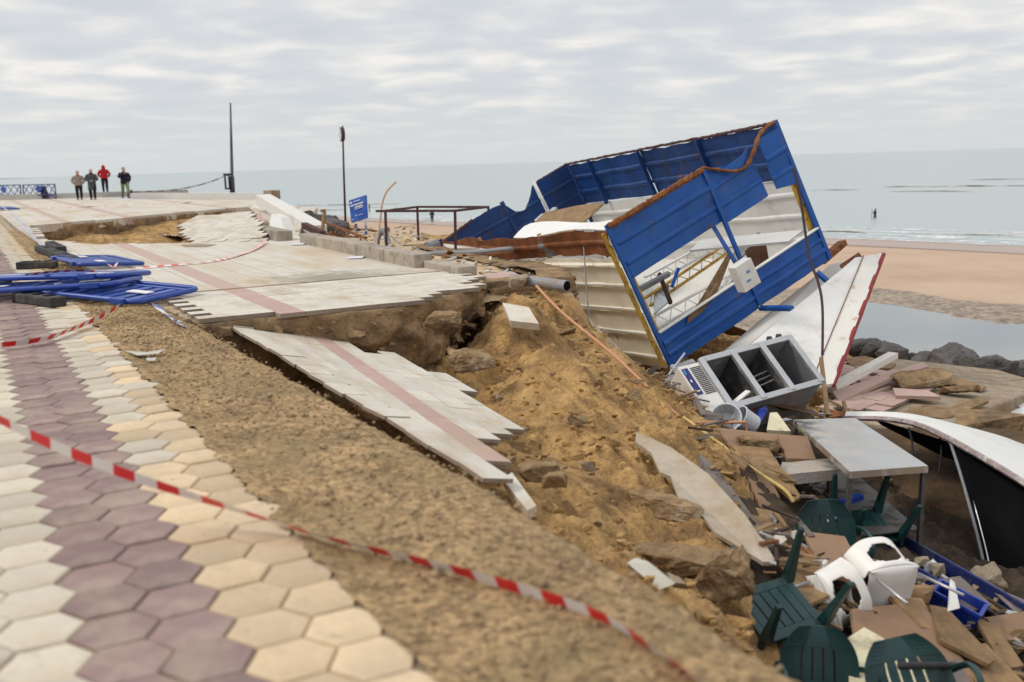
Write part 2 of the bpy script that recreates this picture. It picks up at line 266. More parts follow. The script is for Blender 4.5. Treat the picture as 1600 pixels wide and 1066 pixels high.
SHO = np.array([33.15, 104.4]); SHD = nrm(np.array([-21.57, 173.97]) - np.array([43.22, 95.46])); SHN = np.array([SHD[1], -SHD[0]])   # along, seaward
if SHN @ np.array([1.0, 0.3]) < 0: SHN = -SHN
def SH(u, d, z): p = SHO + SHD * u + SHN * d; return (p[0], p[1], z)
mb = MB(); mb.grid([[SH(u, d, SEA_Z) for d in (-6, 30, 200, 1500, 9000, 30000)] for u in (-20000, -3000, -400, 0, 400, 3000, 20000)])
struct('sea', mb, sea_mat())
us = np.concatenate([np.linspace(-140, 420, 141), [700, 1200, 2500]]); ds = [-420, -200, -110, -70, -45, -30, -20, -12, -6, -2, 0, 3, 8, 20, 60]
def beach_z(u, d):
    z = -7.0 if d < -14 else -7.0 - (d + 14) * 0.018
    return z + 0.06 * mnoise.noise(Vector((u * 0.03, d * 0.12, 1)))
mb = MB(); mb.grid([[SH(u, d, beach_z(u, d)) for d in ds] for u in us]); struct('beach', mb, BEACH, True)
# wet sand sheen by the waterline, pool and its pebbly margin
WET = M('wet_sand', (0.33, 0.215, 0.15), 0.28, var=0.08, scale=0.1, bump=0.05, bscale=1.0, rnd=0)
mb = MB(); mb.grid([[SH(u, -7.5 + 1.2 * mnoise.noise(Vector((u * 0.05, 0, 3))), beach_z(u, -7.5) + 0.05), SH(u, -3, beach_z(u, -3) + 0.035), SH(u, 2.5, beach_z(u, 2.5) + 0.03)] for u in np.linspace(-60, 400, 160)])
struct('wet_sand_strip', mb, WET, True)
def blob_poly(pix, z, jit, n_sub=10):
    pts = [G(x, y, z) for x, y in pix]; out = []
    for i in range(len(pts)):
        a, b = pts[i], pts[(i + 1) % len(pts)]
        for k in range(n_sub):
            p = a + (b - a) * k / n_sub; out.append(p + np.array([mnoise.noise(Vector((p[0] * 0.6, p[1] * 0.6, 2))), mnoise.noise(Vector((p[0] * 0.6, p[1] * 0.6, 7))), 0]) * jit)
    return out
PEB = M('pebbly_wet_sand', (0.27, 0.215, 0.165), 0.8, var=0.25, scale=1.5, bump=0.6, bscale=7, rnd=0, vor=4.0, dirt=(0.42, 0.30, 0.21), dscale=0.25, dthr=(0.5, 0.75))
pool_px = [(1240, 470), (1330, 468), (1382, 474), (1440, 484), (1500, 496), (1560, 505), (1640, 509), (1800, 515), (1800, 640), (1500, 640), (1240, 640)]
mb = MB(); q = blob_poly([(1150, 452), (1330, 449), (1400, 452), (1480, 466), (1560, 475), (1660, 478), (1850, 490), (1850, 660), (1150, 660)], -6.93, 0.8); mb.add(q, [tuple(range(len(q)))]); struct('pebble_margin', mb, PEB)
POOLM = M('still_pool_water', (0.16, 0.19, 0.19), 0.06, var=0.04, bump=0.03, bscale=0.8, rnd=0, spec=0.5)
mb = MB(); q = blob_poly(pool_px, -6.92, 0.5); mb.add(q, [tuple(range(len(q)))]); struct('pool_water', mb, POOLM)
# breaking waves: low ridges of water topped with foam
def foam_mat():
    m = M('foam', (0.84, 0.85, 0.84), 0.7, var=0.05, scale=0.8, bump=0.4, bscale=2.5, rnd=0); t = m.node_tree; N = t.nodes; L = t.links; bs = N['Principled BSDF']; out = [n for n in N if n.type == 'OUTPUT_MATERIAL'][0]
    g = N.new('ShaderNodeNewGeometry'); n = N.new('ShaderNodeTexNoise'); n.inputs['Scale'].default_value = .9; n.inputs['Detail'].default_value = 8; n.inputs['Roughness'].default_value = .7; L.new(g.outputs['Position'], n.inputs['Vector'])
    r = N.new('ShaderNodeMapRange'); r.inputs['From Min'].default_value = .40; r.inputs['From Max'].default_value = .60; L.new(n.outputs['Fac'], r.inputs['Value']); tr = N.new('ShaderNodeBsdfTransparent'); mx_ = N.new('ShaderNodeMixShader'); L.new(r.outputs[0], mx_.inputs[0]); L.new(tr.outputs[0], mx_.inputs[1]); L.new(bs.outputs[0], mx_.inputs[2]); L.new(mx_.outputs[0], out.inputs[0]); return m
FOAM = foam_mat()
WAVE = M('wave_face', (0.46, 0.48, 0.44), 0.35, var=0.15, scale=0.4, bump=0.3, bscale=1.2, rnd=0)
def wave(x0, y0, x1, y1, h, wdt, foam, label, seed):
    a_, b_ = G(x0, y0, SEA_Z), G(x1, y1, SEA_Z); L_ = np.linalg.norm(b_ - a_); n = max(16, int(L_ / 1.0)); sea = np.array([SHN[0], SHN[1], 0]); G_, F2 = [], []
    for i in range(n + 1):
        u = i / n; p = a_ + (b_ - a_) * u; e_ = math.sin(math.pi * u) ** 0.5; hh = h * e_ * max(.15, 0.7 + 0.9 * mnoise.noise(Vector((u * L_ * .12, seed, 0)))); p = p + sea * (1.0 * mnoise.noise(Vector((u * L_ * .05, seed, 5))))
        G_.append([p + sea * (wdt * (k - 3) / 3) + np.array([0, 0, .012 + hh * max(0, 1 - ((k - 2.2) / 3.2) ** 2) ** 1.3]) for k in range(8)])
        a = foam * e_ * max(0.1, 0.6 + 1.1 * mnoise.noise(Vector((u * L_ * .2, seed, 9))))
        F2.append([p + sea * (-wdt * .55 - a * wdt * k) + np.array([0, 0, .03 + hh * .55 * max(0, 1 - 2 * k)]) for k in (-.12, 0, .4, .8, 1.2)])
    mb = MB(); mb.grid(G_); root = mb.build('breaking_wave', WAVE, None, True); root['label'] = label; root['kind'] = 'structure'; root['group'] = 'waves rolling in'
    mb = MB(); mb.grid(F2); mb.build('foam', FOAM, root, True)
wave(1385, 292, 1640, 290, .55, 2.2, 1.6, 'long breaker at the right edge', 1)
wave(1395, 299, 1530, 299, .45, 2.0, 1.4, 'shorter breaker nearer than the long one', 2)
wave(1272, 298, 1350, 296, .45, 2.0, 1.4, 'small breaker right of the kiosk', 3)
wave(1520, 281, 1640, 279, .5, 2.5, .5, 'far swell line at the right edge', 4)
wave(1275, 361, 1365, 363, .32, 1.2, 1.5, 'little wave collapsing beside the kiosk', 5)
wave(1430, 364, 1640, 369, .28, 1.2, 1.8, 'little wave collapsing at the right edge', 6)
wave(430, 330, 560, 327, .5, 2.0, 2.5, 'white breaker left of the blue sign', 7)
wave(560, 323, 720, 329, .45, 2.0, 2.5, 'white surf line behind the steel trestle', 8)
wave(440, 322, 640, 318, .4, 2.0, 1.5, 'second line of surf behind the blue sign', 9)
mb = MB(); rs = np.random.RandomState(5)
for row, (d0, wd) in enumerate(((0.6, 1.3), (3.2, 1.0), (7.0, 1.6), (11, 1.0), (15, 1.2))):
    G_ = []
    for i in range(420):
        u = -120 + i * 1.0; o = 1.5 * mnoise.noise(Vector((u * 0.05, row, 1))); t_ = wd * max(0.03, 0.45 + 1.2 * mnoise.noise(Vector((u * 0.17, row * 3, 2))))
        G_.append([SH(u, d0 + o - t_, SEA_Z + 0.035 if row else beach_z(u, d0 + o - t_) + 0.07), SH(u, d0 + o, SEA_Z + 0.07), SH(u, d0 + o + t_, SEA_Z + 0.03)])
    mb.grid(G_)
struct('shore_foam', mb, FOAM, True, kind='stuff')
mb = MB(); rs = np.random.RandomState(3); pts = []
for i in range(60):
    a = math.radians(-48 + i * 0.55); R_ = 7000; h = (14 + 26 * abs(fbm(i * 0.13, 0, 0))) * min(1, max(0, (42 - i) / 14.0))
    pts.append([(math.sin(a) * R_, math.cos(a) * R_, -9), (math.sin(a) * R_, math.cos(a) * R_, -7 + h), (math.sin(a) * (R_ + 900), math.cos(a) * (R_ + 900), -9)])
mb.grid(pts); struct('hills', mb, M('far_coast', (0.36, 0.38, 0.40), 1.0, var=0.1, scale=0.001, bump=0, rnd=0))
# ================================================================ sand slope and pit
EDGE = [SQ(8.0, 0.9), SQ(8.0, 1.4), SQ(7.72, 2.77), SQ(7.92, 3.32), SQ(8.6, 4.39), SQ(9.2, 4.95), SQ(8.95, 5.6), SQ(9.05, 6.15), SQ(9.9, 6.6), SQ(11.5, 6.85)]
CP = [(800, 715, 7.3), (850, 800, 6.1), (950, 850, 6.0), (1050, 900, 5.8), (1100, 960, 5.6), (900, 640, 9.5), (850, 560, 11.0), (800, 500, 12.0), (890, 470, 13.0), (930, 520, 12.6), (1000, 570, 11.9), (1000, 700, 8.6),
      (1060, 620, 11.3), (1110, 660, 10.9), (1100, 760, 8.3), (1180, 720, 9.8), (1250, 790, 9.0), (1150, 850, 7.4), (1220, 900, 7.1), (1200, 1010, 6.4), (1300, 860, 8.2), (1300, 1060, 6.7), (1400, 1010, 7.2), (1500, 1010, 7.6), (1500, 920, 8.7), (1590, 1060, 7.3), (1400, 830, 10.2),
      (1500, 740, 12.5), (1180, 660, 12.6), (1350, 660, 14.0), (1100, 600, 13.6)]
C3 = [P(*c) for c in CP]
C3 += [SQ(1.6, 1.25, -0.45), SQ(0.4, 1.25, -0.5), SQ(-0.6, 1.3, -0.75), SQ(-1.2, 1.6, -1.3), SQ(3, 1.3, -0.5), SQ(5, 1.3, -0.55), SQ(7, 1.2, -0.5), SQ(3.2, 2.6, -0.95), SQ(5, 2.6, -1.0), SQ(6.6, 2.2, -0.85), SQ(6.8, 3.4, -1.0), SQ(7.8, 2.2, -1.0), SQ(7.6, 4.4, -0.75),
       SQ(8.8, 2.5, -1.0), SQ(9.5, 4.5, -0.6), SQ(10, 5.6, -0.3),
       (1.75, 13.5, -1.5), (2.4, 12.9, -1.85), (2.1, 14.6, -1.9), (1.3, 15.4, -1.8), (3.2, 12.2, -2.0), (2.9, 11.4, -1.9), (1.3, 14.3, -1.3),
       (2.5, 15.6, -2.1), (4.5, 17, -2.1), (1.4, 17, -1.9), (0, 19, -1.7), (-1, 15.5, -0.9), (8, 16, -2.6), (10, 12, -2.5), (8, 9, -2.4), (6, 6.5, -2.3), (5, 4, -2.2), (2.6, 3.4, -1.9), (9, 20, -3.2), (12, 18, -3.2), (6, 22, -2.6), (13, 24, -5.0), (8, 27, -5.6), (2, 27, -4.2), (15, 12, -3), (15, 6, -2.6), (12, 3, -2.5), (6, 1.6, -2.3), (-3, 20, -1.5), (-3, 27, -3.5)]
C3 = np.array([np.asarray(c, float) for c in C3])
def tps_fit(C, lam=0.02):
    n = len(C); d = np.linalg.norm(C[:, None, :2] - C[None, :, :2], axis=2); K = np.where(d > 0, d * d * np.log(d + 1e-9), 0) + lam * np.eye(n)
    Pm = np.hstack([np.ones((n, 1)), C[:, :2]]); A = np.zeros((n + 3, n + 3)); A[:n, :n] = K; A[:n, n:] = Pm; A[n:, :n] = Pm.T
    return np.linalg.solve(A, np.concatenate([C[:, 2], np.zeros(3)]))
TW = tps_fit(C3)
def slope_z(X, Y):
    X = np.asarray(X, float); Y = np.asarray(Y, float); r = TW[-3] + TW[-2] * X + TW[-1] * Y
    for i in range(len(C3)):
        d2 = (X - C3[i, 0]) ** 2 + (Y - C3[i, 1]) ** 2; r = r + TW[i] * 0.5 * d2 * np.log(d2 + 1e-12)
    return r
def gz(x, y): return float(slope_z(x, y))
xs = np.concatenate([np.arange(-3.9, -1, .09), np.arange(-1, 5.5, .035), np.arange(5.5, 15.1, .12)]); ys = np.concatenate([np.arange(1.6, 4, .08), np.arange(4, 14, .035), np.arange(14, 28, .12)])
XX, YY = np.meshgrid(xs, ys, indexing='ij'); ZZ = slope_z(XX, YY)
gdir = nrm((0.45, -0.89, 0)); SS = (XX - A0[0]) * TD[0] + (YY - A0[1]) * TD[1]; QQ = (XX - A0[0]) * ND[0] + (YY - A0[1]) * ND[1]
for i in range(XX.shape[0]):
    for j in range(XX.shape[1]):
        x, y = XX[i, j], YY[i, j]; q_, s_ = QQ[i, j], SS[i, j]
        if q_ < 1.0 or (s_ > 8.4 and q_ < 4.6): ZZ[i, j] = min(ZZ[i, j], -1.0); continue
        al = x * gdir[0] + y * gdir[1]; ac = -x * gdir[1] + y * gdir[0]; w1 = mnoise.noise(Vector((x * .8, y * .8, 20)))
        gul = mnoise.noise(Vector((al * 0.35, ac * 2.4, 3.0))); lump = fbm(x * 1.7, y * 1.7, 1.0, 5); cl = mnoise.noise(Vector((x * 5.5, y * 5.5, 8))); c2 = mnoise.noise(Vector((x * 12, y * 12, 18)))
        rdg = 1 - abs(mnoise.noise(Vector((al * 1.1 + w1, ac * 3.2, 6)))) * 2
        st = (al * 2.0 + 1.6 * w1 + .8 * cl) % 1.0
        z = ZZ[i, j] - .10 + 0.15 * gul + .06 * mnoise.noise(Vector((al * .9, ac * 6, 13))) + .03 * mnoise.noise(Vector((al * 2.5, ac * 16, 23))) + 0.09 * lump + 0.10 * max(0, cl - 0.1) + .03 * max(0, c2 - .15) + 0.05 * rdg + 0.04 * fbm(x * 7, y * 7, 4, 4) + .05 * (st - .5) * max(0, min(1, .5 + 2 * w1))
        if q_ < 1.5 and s_ < 8.2: z = min(z, -.35)
        if s_ > 3 and s_ < 8.2 and q_ < 3.2: z = min(z, -.42 - .28 * (q_ - 1))
        ZZ[i, j] = z
mb = MB(); mb.grid(np.dstack([XX, YY, ZZ]).tolist())
DEB = M('shaded_pit_debris', (0.075, 0.054, 0.037), 0.95, var=0.45, scale=5, bump=0.9, bscale=16, dirt=(0.045, 0.036, 0.028), dscale=3, dthr=(0.45, 0.6), rnd=0, spec=.1)  # dark debris, with the pit's shadow also painted into its colour
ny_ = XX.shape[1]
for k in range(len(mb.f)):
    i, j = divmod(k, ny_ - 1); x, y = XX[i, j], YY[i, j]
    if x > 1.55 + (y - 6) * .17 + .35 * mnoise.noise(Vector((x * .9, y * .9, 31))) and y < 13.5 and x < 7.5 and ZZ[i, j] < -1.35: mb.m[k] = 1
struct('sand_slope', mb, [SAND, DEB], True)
# ================================================================ promenade: hex paving, aggregate strip, tiled deck
BED = M('bedding_sand', (0.38, 0.29, 0.19), 0.95, var=0.3, scale=4, bump=0.5, rnd=0)
mb = MB(); mb.prism([SQ(-3, -6, -0.014), SQ(-3, -0.0, -0.014), SQ(46, 0.25, -0.014), SQ(46, -6, -0.014)], (0, 0, -0.3)); hexbed = struct('hex_pavement', mb, BED)
RH = 0.15
def hex_mesh(name, mat):
    rr = RH - 0.005; bot = [(rr * math.cos(k * math.pi / 3), rr * math.sin(k * math.pi / 3), -0.05) for k in range(6)]
    mid = [(p[0], p[1], -0.006) for p in bot]; top = [(p[0] * 0.965, p[1] * 0.965, 0) for p in bot]
    me = bpy.data.meshes.new(name); v = bot + mid + top
    me.from_pydata(v, [], [tuple(range(12, 18))] + [(r * 6 + k, r * 6 + (k + 1) % 6, r * 6 + 6 + (k + 1) % 6, r * 6 + 6 + k) for r in (0, 1) for k in range(6)]); me.materials.append(mat); return me
HM = {k: hex_mesh('paver_' + k, m) for k, m in (('cream', CREAM), ('ochre', YELLOW), ('mauve', PURPLE))}
ang = math.atan2(ND[1], ND[0]); cells = []
for ci in range(-26, 1):
    q = -0.13 + ci * 1.5 * RH
    for ri in range(-6, 165):
        s = ri * RH * math.sqrt(3) + (RH * math.sqrt(3) / 2 if ci % 2 else 0)
        p = SQ(s, q); d = (p - CAM) @ _f
        if d < 1.6: continue
        px = W0 / 2 + FPX * ((p - CAM) @ _r) / d
        if px < -260: continue
        if -0.93 < q < -0.37: k = 'mauve'
        elif q > -0.37: k = 'ochre' if (s < 2.6 + RS.rand() * 1.6 or (ci == 0 and RS.rand() < 0.55) or RS.rand() < 0.06) else 'cream'
        else: k = 'cream'
        cells.append((d if px > -60 else d + 50, s, q, k))
cells.sort(); far = {'cream': MB(), 'ochre': MB(), 'mauve': MB()}
for i, (d, s, q, k) in enumerate(cells):
    dz = RS.normal() * 0.0035; p = SQ(s, q, dz); tx, ty = RS.normal(size=2) * 0.012
    if i < 290:
        o = bpy.data.objects.new('paver', HM[k]); scene.collection.objects.link(o); o.parent = hexbed; o.location = Vector(p - wloc(hexbed)); o.rotation_euler = (tx, ty, ang + RS.normal() * 0.012)
    else:
        me = HM[k]; R = Matrix.Rotation(ang, 3, 'Z'); far[k].add([np.array(R @ v.co) + p for v in me.vertices], [tuple(f.vertices) for f in me.polygons])
for k in far:
    if far[k].v: o = far[k].build('paver_field', {'cream': CREAM, 'ochre': YELLOW, 'mauve': PURPLE}[k], hexbed); o['kind'] = 'stuff'
# washed aggregate strip
def strip_edge(s):
    return float(np.interp(s, [-3, 2, 8, 12.6, 21.5, 30], [0.92, 0.97, 0.88, 0.70, 0.42, 0.32])) + 0.035 * mnoise.noise(Vector((s * 2.2, 0, 0))) + 0.03 * mnoise.noise(Vector((s * 7, 4, 0)))
rows = []
for s in np.concatenate([np.arange(-2.2, 9.5, 0.035), np.arange(9.5, 30, 0.12)]):
    e = strip_edge(s); r = []
    for k in range(40):
        u = k / 33.0
        if u <= 1: e0 = -.03 - .07 * max(0, .2 + fbm(s * 4.5, 0, 9, 6)) * min(1, max(0, (s - .2))) ; q = e0 + u * (e - e0); z = (.006 if q < .06 else 0) -0.012 * min(1, max(0, q) / .06) - 0.05 * u ** 6 + 0.013 * fbm(s * 2.5, q * 2.5, 0, 4) + 0.010 * mnoise.noise(Vector((s * 26, q * 26, 3))) + 0.006 * mnoise.noise(Vector((s * 60, q * 60, 3)))
        else:
            h = (u - 1) * 5.5; q = e + 0.07 * math.sin(h * 2.6) + 0.05 * fbm(s * 3, h * 3, 2, 4); z = -0.06 - 0.75 * h + 0.03 * mnoise.noise(Vector((s * 9, h * 6, 1)))
        r.append(SQ(s, q, z))
    rows.append(r)
mb = MB(); mb.grid(rows); struct('aggregate_strip', mb, GRAVEL, True)
MOSS = M('mossy_soil_patch', (0.16, 0.145, 0.05), 0.95, var=0.3, scale=12, bump=0.7)
# loose pebbles on the strip
mb = MB(); rs = np.random.RandomState(21)
for i in range(3200):
    s = rs.uniform(-1.2, 11) if rs.rand() < .7 else rs.uniform(6, 20); q = rs.uniform(0.02, strip_edge(s) - 0.03); r_ = rs.uniform(0.004, 0.015) * (1.9 if rs.rand() < .07 else 1)
    c = SQ(s, q, -0.005); a = [nrm(rs.normal(size=3)) * r_ * (1, 1, .7) for _ in range(1)]
    v = [c + np.array(d_) * r_ for d_ in ((1, 0, 0), (0, 1, 0), (-1, 0, 0), (0, -1, 0), (0.2, 0.1, .8), (0, 0, -.8))]
    mb.add(v, [(0, 1, 4), (1, 2, 4), (2, 3, 4), (3, 0, 4), (1, 0, 5), (2, 1, 5), (3, 2, 5), (0, 3, 5)])
struct('pebbles', mb, M('pebble', (0.36, 0.255, 0.15), 0.9, var=0.5, scale=25, bump=0), True, kind='stuff')
# tiled deck: base, near tiles as pieces, far tiles by material
def tile_sheet_mat():
    m = bpy.data.materials.new('tiled_promenade'); m.use_nodes = True; t = m.node_tree; N = t.nodes; L = t.links; bs = N['Principled BSDF']
    tcn = N.new('ShaderNodeTexCoord'); g = N.new('ShaderNodeNewGeometry'); mp = N.new('ShaderNodeMapping'); mp.vector_type = 'TEXTURE'; mp.inputs['Location'].default_value = (A0[0], A0[1], 0); mp.inputs['Rotation'].default_value = (0, 0, math.atan2(TD[1], TD[0])); L.new(g.outputs['Position'], mp.inputs[0])
    br = N.new('ShaderNodeTexBrick'); br.inputs['Scale'].default_value = 1.0; br.inputs['Brick Width'].default_value = 0.4; br.inputs['Row Height'].default_value = 0.4; br.offset = 0.0; br.inputs['Mortar Size'].default_value = 0.008
    br.inputs['Color1'].default_value = (0.60, 0.56, 0.49, 1); br.inputs['Color2'].default_value = (0.55, 0.505, 0.43, 1); br.inputs['Mortar'].default_value = (0.36, 0.29, 0.21, 1); L.new(mp.outputs[0], br.inputs['Vector'])
    sx = N.new('ShaderNodeSeparateXYZ'); L.new(mp.outputs[0], sx.inputs[0])
    # pink bands, local -y is across
    def band(c, hw):
        a = N.new('ShaderNodeMath'); a.operation = 'ADD'; a.inputs[1].default_value = c; L.new(sx.outputs['Y'], a.inputs[0]); b = N.new('ShaderNodeMath'); b.operation = 'ABSOLUTE'; L.new(a.outputs[0], b.inputs[0])
        d = N.new('ShaderNodeMath'); d.operation = 'LESS_THAN'; d.inputs[1].default_value = hw; L.new(b.outputs[0], d.inputs[0]); return d.outputs[0]
    o1 = N.new('ShaderNodeMath'); o1.operation = 'MAXIMUM'; L.new(band(1.86, 0.15), o1.inputs[0])
    gt = N.new('ShaderNodeMath'); gt.operation = 'GREATER_THAN'; gt.inputs[1].default_value = 30; L.new(sx.outputs['X'], gt.inputs[0]); ml = N.new('ShaderNodeMath'); ml.operation = 'MULTIPLY'; L.new(gt.outputs[0], ml.inputs[0]); L.new(band(4.05, 0.2), ml.inputs[1]); L.new(ml.outputs[0], o1.inputs[1])
    o2 = N.new('ShaderNodeMath'); o2.operation = 'MAXIMUM'; L.new(o1.outputs[0], o2.inputs[0]); L.new(band(8.6, 0.2), o2.inputs[1])
    m1 = N.new('ShaderNodeMix'); m1.data_type = 'RGBA'; L.new(o2.outputs[0], m1.inputs[0]); L.new(br.outputs[0], m1.inputs[6]); m1.inputs[7].default_value = (0.46, 0.33, 0.29, 1)
    dn = N.new('ShaderNodeTexNoise'); dn.inputs['Scale'].default_value = 0.5; dn.inputs['Detail'].default_value = 8; dn.inputs['Roughness'].default_value = .65; mp2 = N.new('ShaderNodeMapping'); mp2.inputs['Scale'].default_value = (0.5, 1.6, 1); L.new(mp.outputs[0], mp2.inputs[0]); L.new(mp2.outputs[0], dn.inputs['Vector'])
    dr = N.new('ShaderNodeMapRange'); dr.inputs['From Min'].default_value = 0.46; dr.inputs['From Max'].default_value = 0.66; dr.inputs['To Max'].default_value = .85; L.new(dn.outputs['Fac'], dr.inputs['Value'])
    m2 = N.new('ShaderNodeMix'); m2.data_type = 'RGBA'; L.new(dr.outputs[0], m2.inputs[0]); L.new(m1.outputs[2], m2.inputs[6]); m2.inputs[7].default_value = (0.47, 0.36, 0.23, 1)
    sv = N.new('ShaderNodeVectorMath'); sv.operation = 'SUBTRACT'; sv.inputs[1].default_value = (10.9, -3.4, 0); L.new(mp.outputs[0], sv.inputs[0]); sm = N.new('ShaderNodeVectorMath'); sm.operation = 'MULTIPLY'; sm.inputs[1].default_value = (.75, .62, 0); L.new(sv.outputs[0], sm.inputs[0]); ln = N.new('ShaderNodeVectorMath'); ln.operation = 'LENGTH'; L.new(sm.outputs[0], ln.inputs[0])
    n9 = N.new('ShaderNodeTexNoise'); n9.inputs['Scale'].default_value = 5; n9.inputs['Detail'].default_value = 8; L.new(mp.outputs[0], n9.inputs['Vector']); a9 = N.new('ShaderNodeMath'); a9.operation = 'MULTIPLY_ADD'; a9.inputs[1].default_value = 1.6; L.new(n9.outputs['Fac'], a9.inputs[0]); L.new(ln.outputs['Value'], a9.inputs[2])
    r9 = N.new('ShaderNodeMapRange'); r9.inputs['From Min'].default_value = 1.0; r9.inputs['From Max'].default_value = 1.6; r9.inputs['To Min'].default_value = .7; r9.inputs['To Max'].default_value = 0; L.new(a9.outputs[0], r9.inputs['Value'])
    m3 = N.new('ShaderNodeMix'); m3.data_type = 'RGBA'; L.new(r9.outputs[0], m3.inputs[0]); L.new(m2.outputs[2], m3.inputs[6]); m3.inputs[7].default_value = (.20, .17, .12, 1)
    L.new(m3.outputs[2], bs.inputs['Base Color']); bs.inputs['Roughness'].default_value = 0.8
    return m
DECKM = tile_sheet_mat()
def poly_sheet(name, loops, z, mat, depth=0.25):
    """polygon with holes as a slab"""
    bm = bmesh.new(); edges = []
    for lp in loops:
        vs_ = [bm.verts.new((p[0], p[1], z)) for p in lp]; edges += [bm.edges.new((vs_[i], vs_[(i + 1) % len(vs_)])) for i in range(len(vs_))]
    bmesh.ops.triangle_fill(bm, use_beauty=True, edges=edges)
    r = bmesh.ops.extrude_face_region(bm, geom=bm.faces[:]); bmesh.ops.translate(bm, verts=[v for v in r['geom'] if isinstance(v, bmesh.types.BMVert)], vec=(0, 0, -depth))
    bm.verts.index_update(); mb = MB(); mb.add([v.co[:] for v in bm.verts], [[v.index for v in f.verts] for f in bm.faces]); bm.free(); return struct(name, mb, mat)
def jag(a, b, step, amp, seed):
    rs = np.random.RandomState(seed); a, b = np.asarray(a, float), np.asarray(b, float); n = max(1, int(np.linalg.norm(b - a) / step)); out = []
    for k in range(n):
        p = a + (b - a) * k / n; nn = nrm(np.array([-(b - a)[1], (b - a)[0], 0])); o = rs.choice([0, 1]) * amp; out += [p + nn * o, a + (b - a) * (k + 0.96) / n + nn * o]
    return out
hole = []
for a, b, sd in (((21.2, 1.68), (23.9, 0.62), 1), ((23.9, 0.62), (32.5, 0.9), 2), ((32.5, 0.9), (34.4, 3.4), 3), ((34.4, 3.4), (37.7, 6.5), 4), ((37.7, 6.5), (40.5, 10.2), 5), ((40.5, 10.2), (37, 10.6), 6), ((37, 10.6), (24.5, 6.4), 7), ((24.5, 6.4), (20.4, 5.1), 8), ((20.4, 5.1), (20.0, 3.3), 9), ((20.0, 3.3), (21.2, 1.68), 10)):
    hole += jag(SQ(*a), SQ(*b), 0.6, 0.22, sd)
outer = [SQ(10.6, 0.78), SQ(22, 0.40), SQ(30, 0.3), SQ(46, 0.26), SQ(46, -14), SQ(100, -20), SQ(100, 6), G(205, 312)[:3], G(300, 311), G(412, 312), SQ(45.5, 12.0), SQ(42, 10.9), SQ(36, 11.2), SQ(24, 6.9), SQ(20, 5.6), SQ(15, 5.3), SQ(10.6, 5.2)]
promenade = poly_sheet('promenade', [outer, hole], -0.004, DECKM)
near_base = poly_sheet('tile_bed', [[SQ(8.45, 0.86), SQ(10.62, 0.78), SQ(10.62, 5.2), SQ(9.3, 4.9), SQ(8.75, 4.3), SQ(8.35, 3.3), SQ(8.3, 2.7)]], -0.045, BED, 0.22)
deck_tiles = []
def tile_mesh(name, mat, lx, ly, h=0.05):
    x, y = lx / 2 - 0.0015, ly / 2 - 0.0015; b = 0.0025
    v = [(-x, -y, -h), (x, -y, -h), (x, y, -h), (-x, y, -h), (-x, -y, -b), (x, -y, -b), (x, y, -b), (-x, y, -b), (-x + b, -y + b, 0), (x - b, -y + b, 0), (x - b, y - b, 0), (-x + b, y - b, 0)]
    f = [(3, 2, 1, 0), (0, 1, 5, 4), (1, 2, 6, 5), (2, 3, 7, 6), (3, 0, 4, 7), (4, 5, 9, 8), (5, 6, 10, 9), (6, 7, 11, 10), (7, 4, 8, 11), (8, 9, 10, 11)]
    me = bpy.data.meshes.new(name); me.from_pydata(v, [], f); me.materials.append(mat); me.materials.append(TEDGE)
    for p in list(me.polygons)[:5]: p.material_index = 1
    return me
TM = {'w': tile_mesh('tile_white', TILE, 0.4, 0.2), 'p': tile_mesh('tile_pink', PINK, 0.4, 0.2)}
tang = math.atan2(TD[1], TD[0])
def s_edge(q): return float(np.interp(q, [0.85, 1.41, 2.77, 3.32, 4.39, 4.8, 5.2], [8.05, 8.0, 7.74, 7.95, 8.65, 9.5, 10.4]))
TM['s'] = tile_mesh('tile_pink', PINK, .28, .2); TM['h'] = tile_mesh('tile_white', TILE, .2, .2)
for si in range(14):
    s_ = 7.75 + si * .2
    cols = [(1.86, 's')] + ([(1.62, 'h'), (1.32, 'w'), (2.1, 'h')] + [(2.4 + .4 * k, 'w') for k in range(7)] if si % 2 else [(1.52, 'w'), (1.12, 'w')] + [(2.2 + .4 * k, 'w') for k in range(7)])
    for q, k in cols:
        if q > 4.85 or s_ > 10.52 or s_ - .02 < s_edge(q) or q < strip_edge(s_) + .1: continue
        o = bpy.data.objects.new('tile', TM[k]); scene.collection.objects.link(o); o.parent = near_base
        o.location = Vector(SQ(s_, q, RS.normal() * 0.001) - wloc(near_base)); o.rotation_euler = (RS.normal() * 0.003, RS.normal() * 0.003, tang + math.pi / 2 + RS.normal() * 0.003)
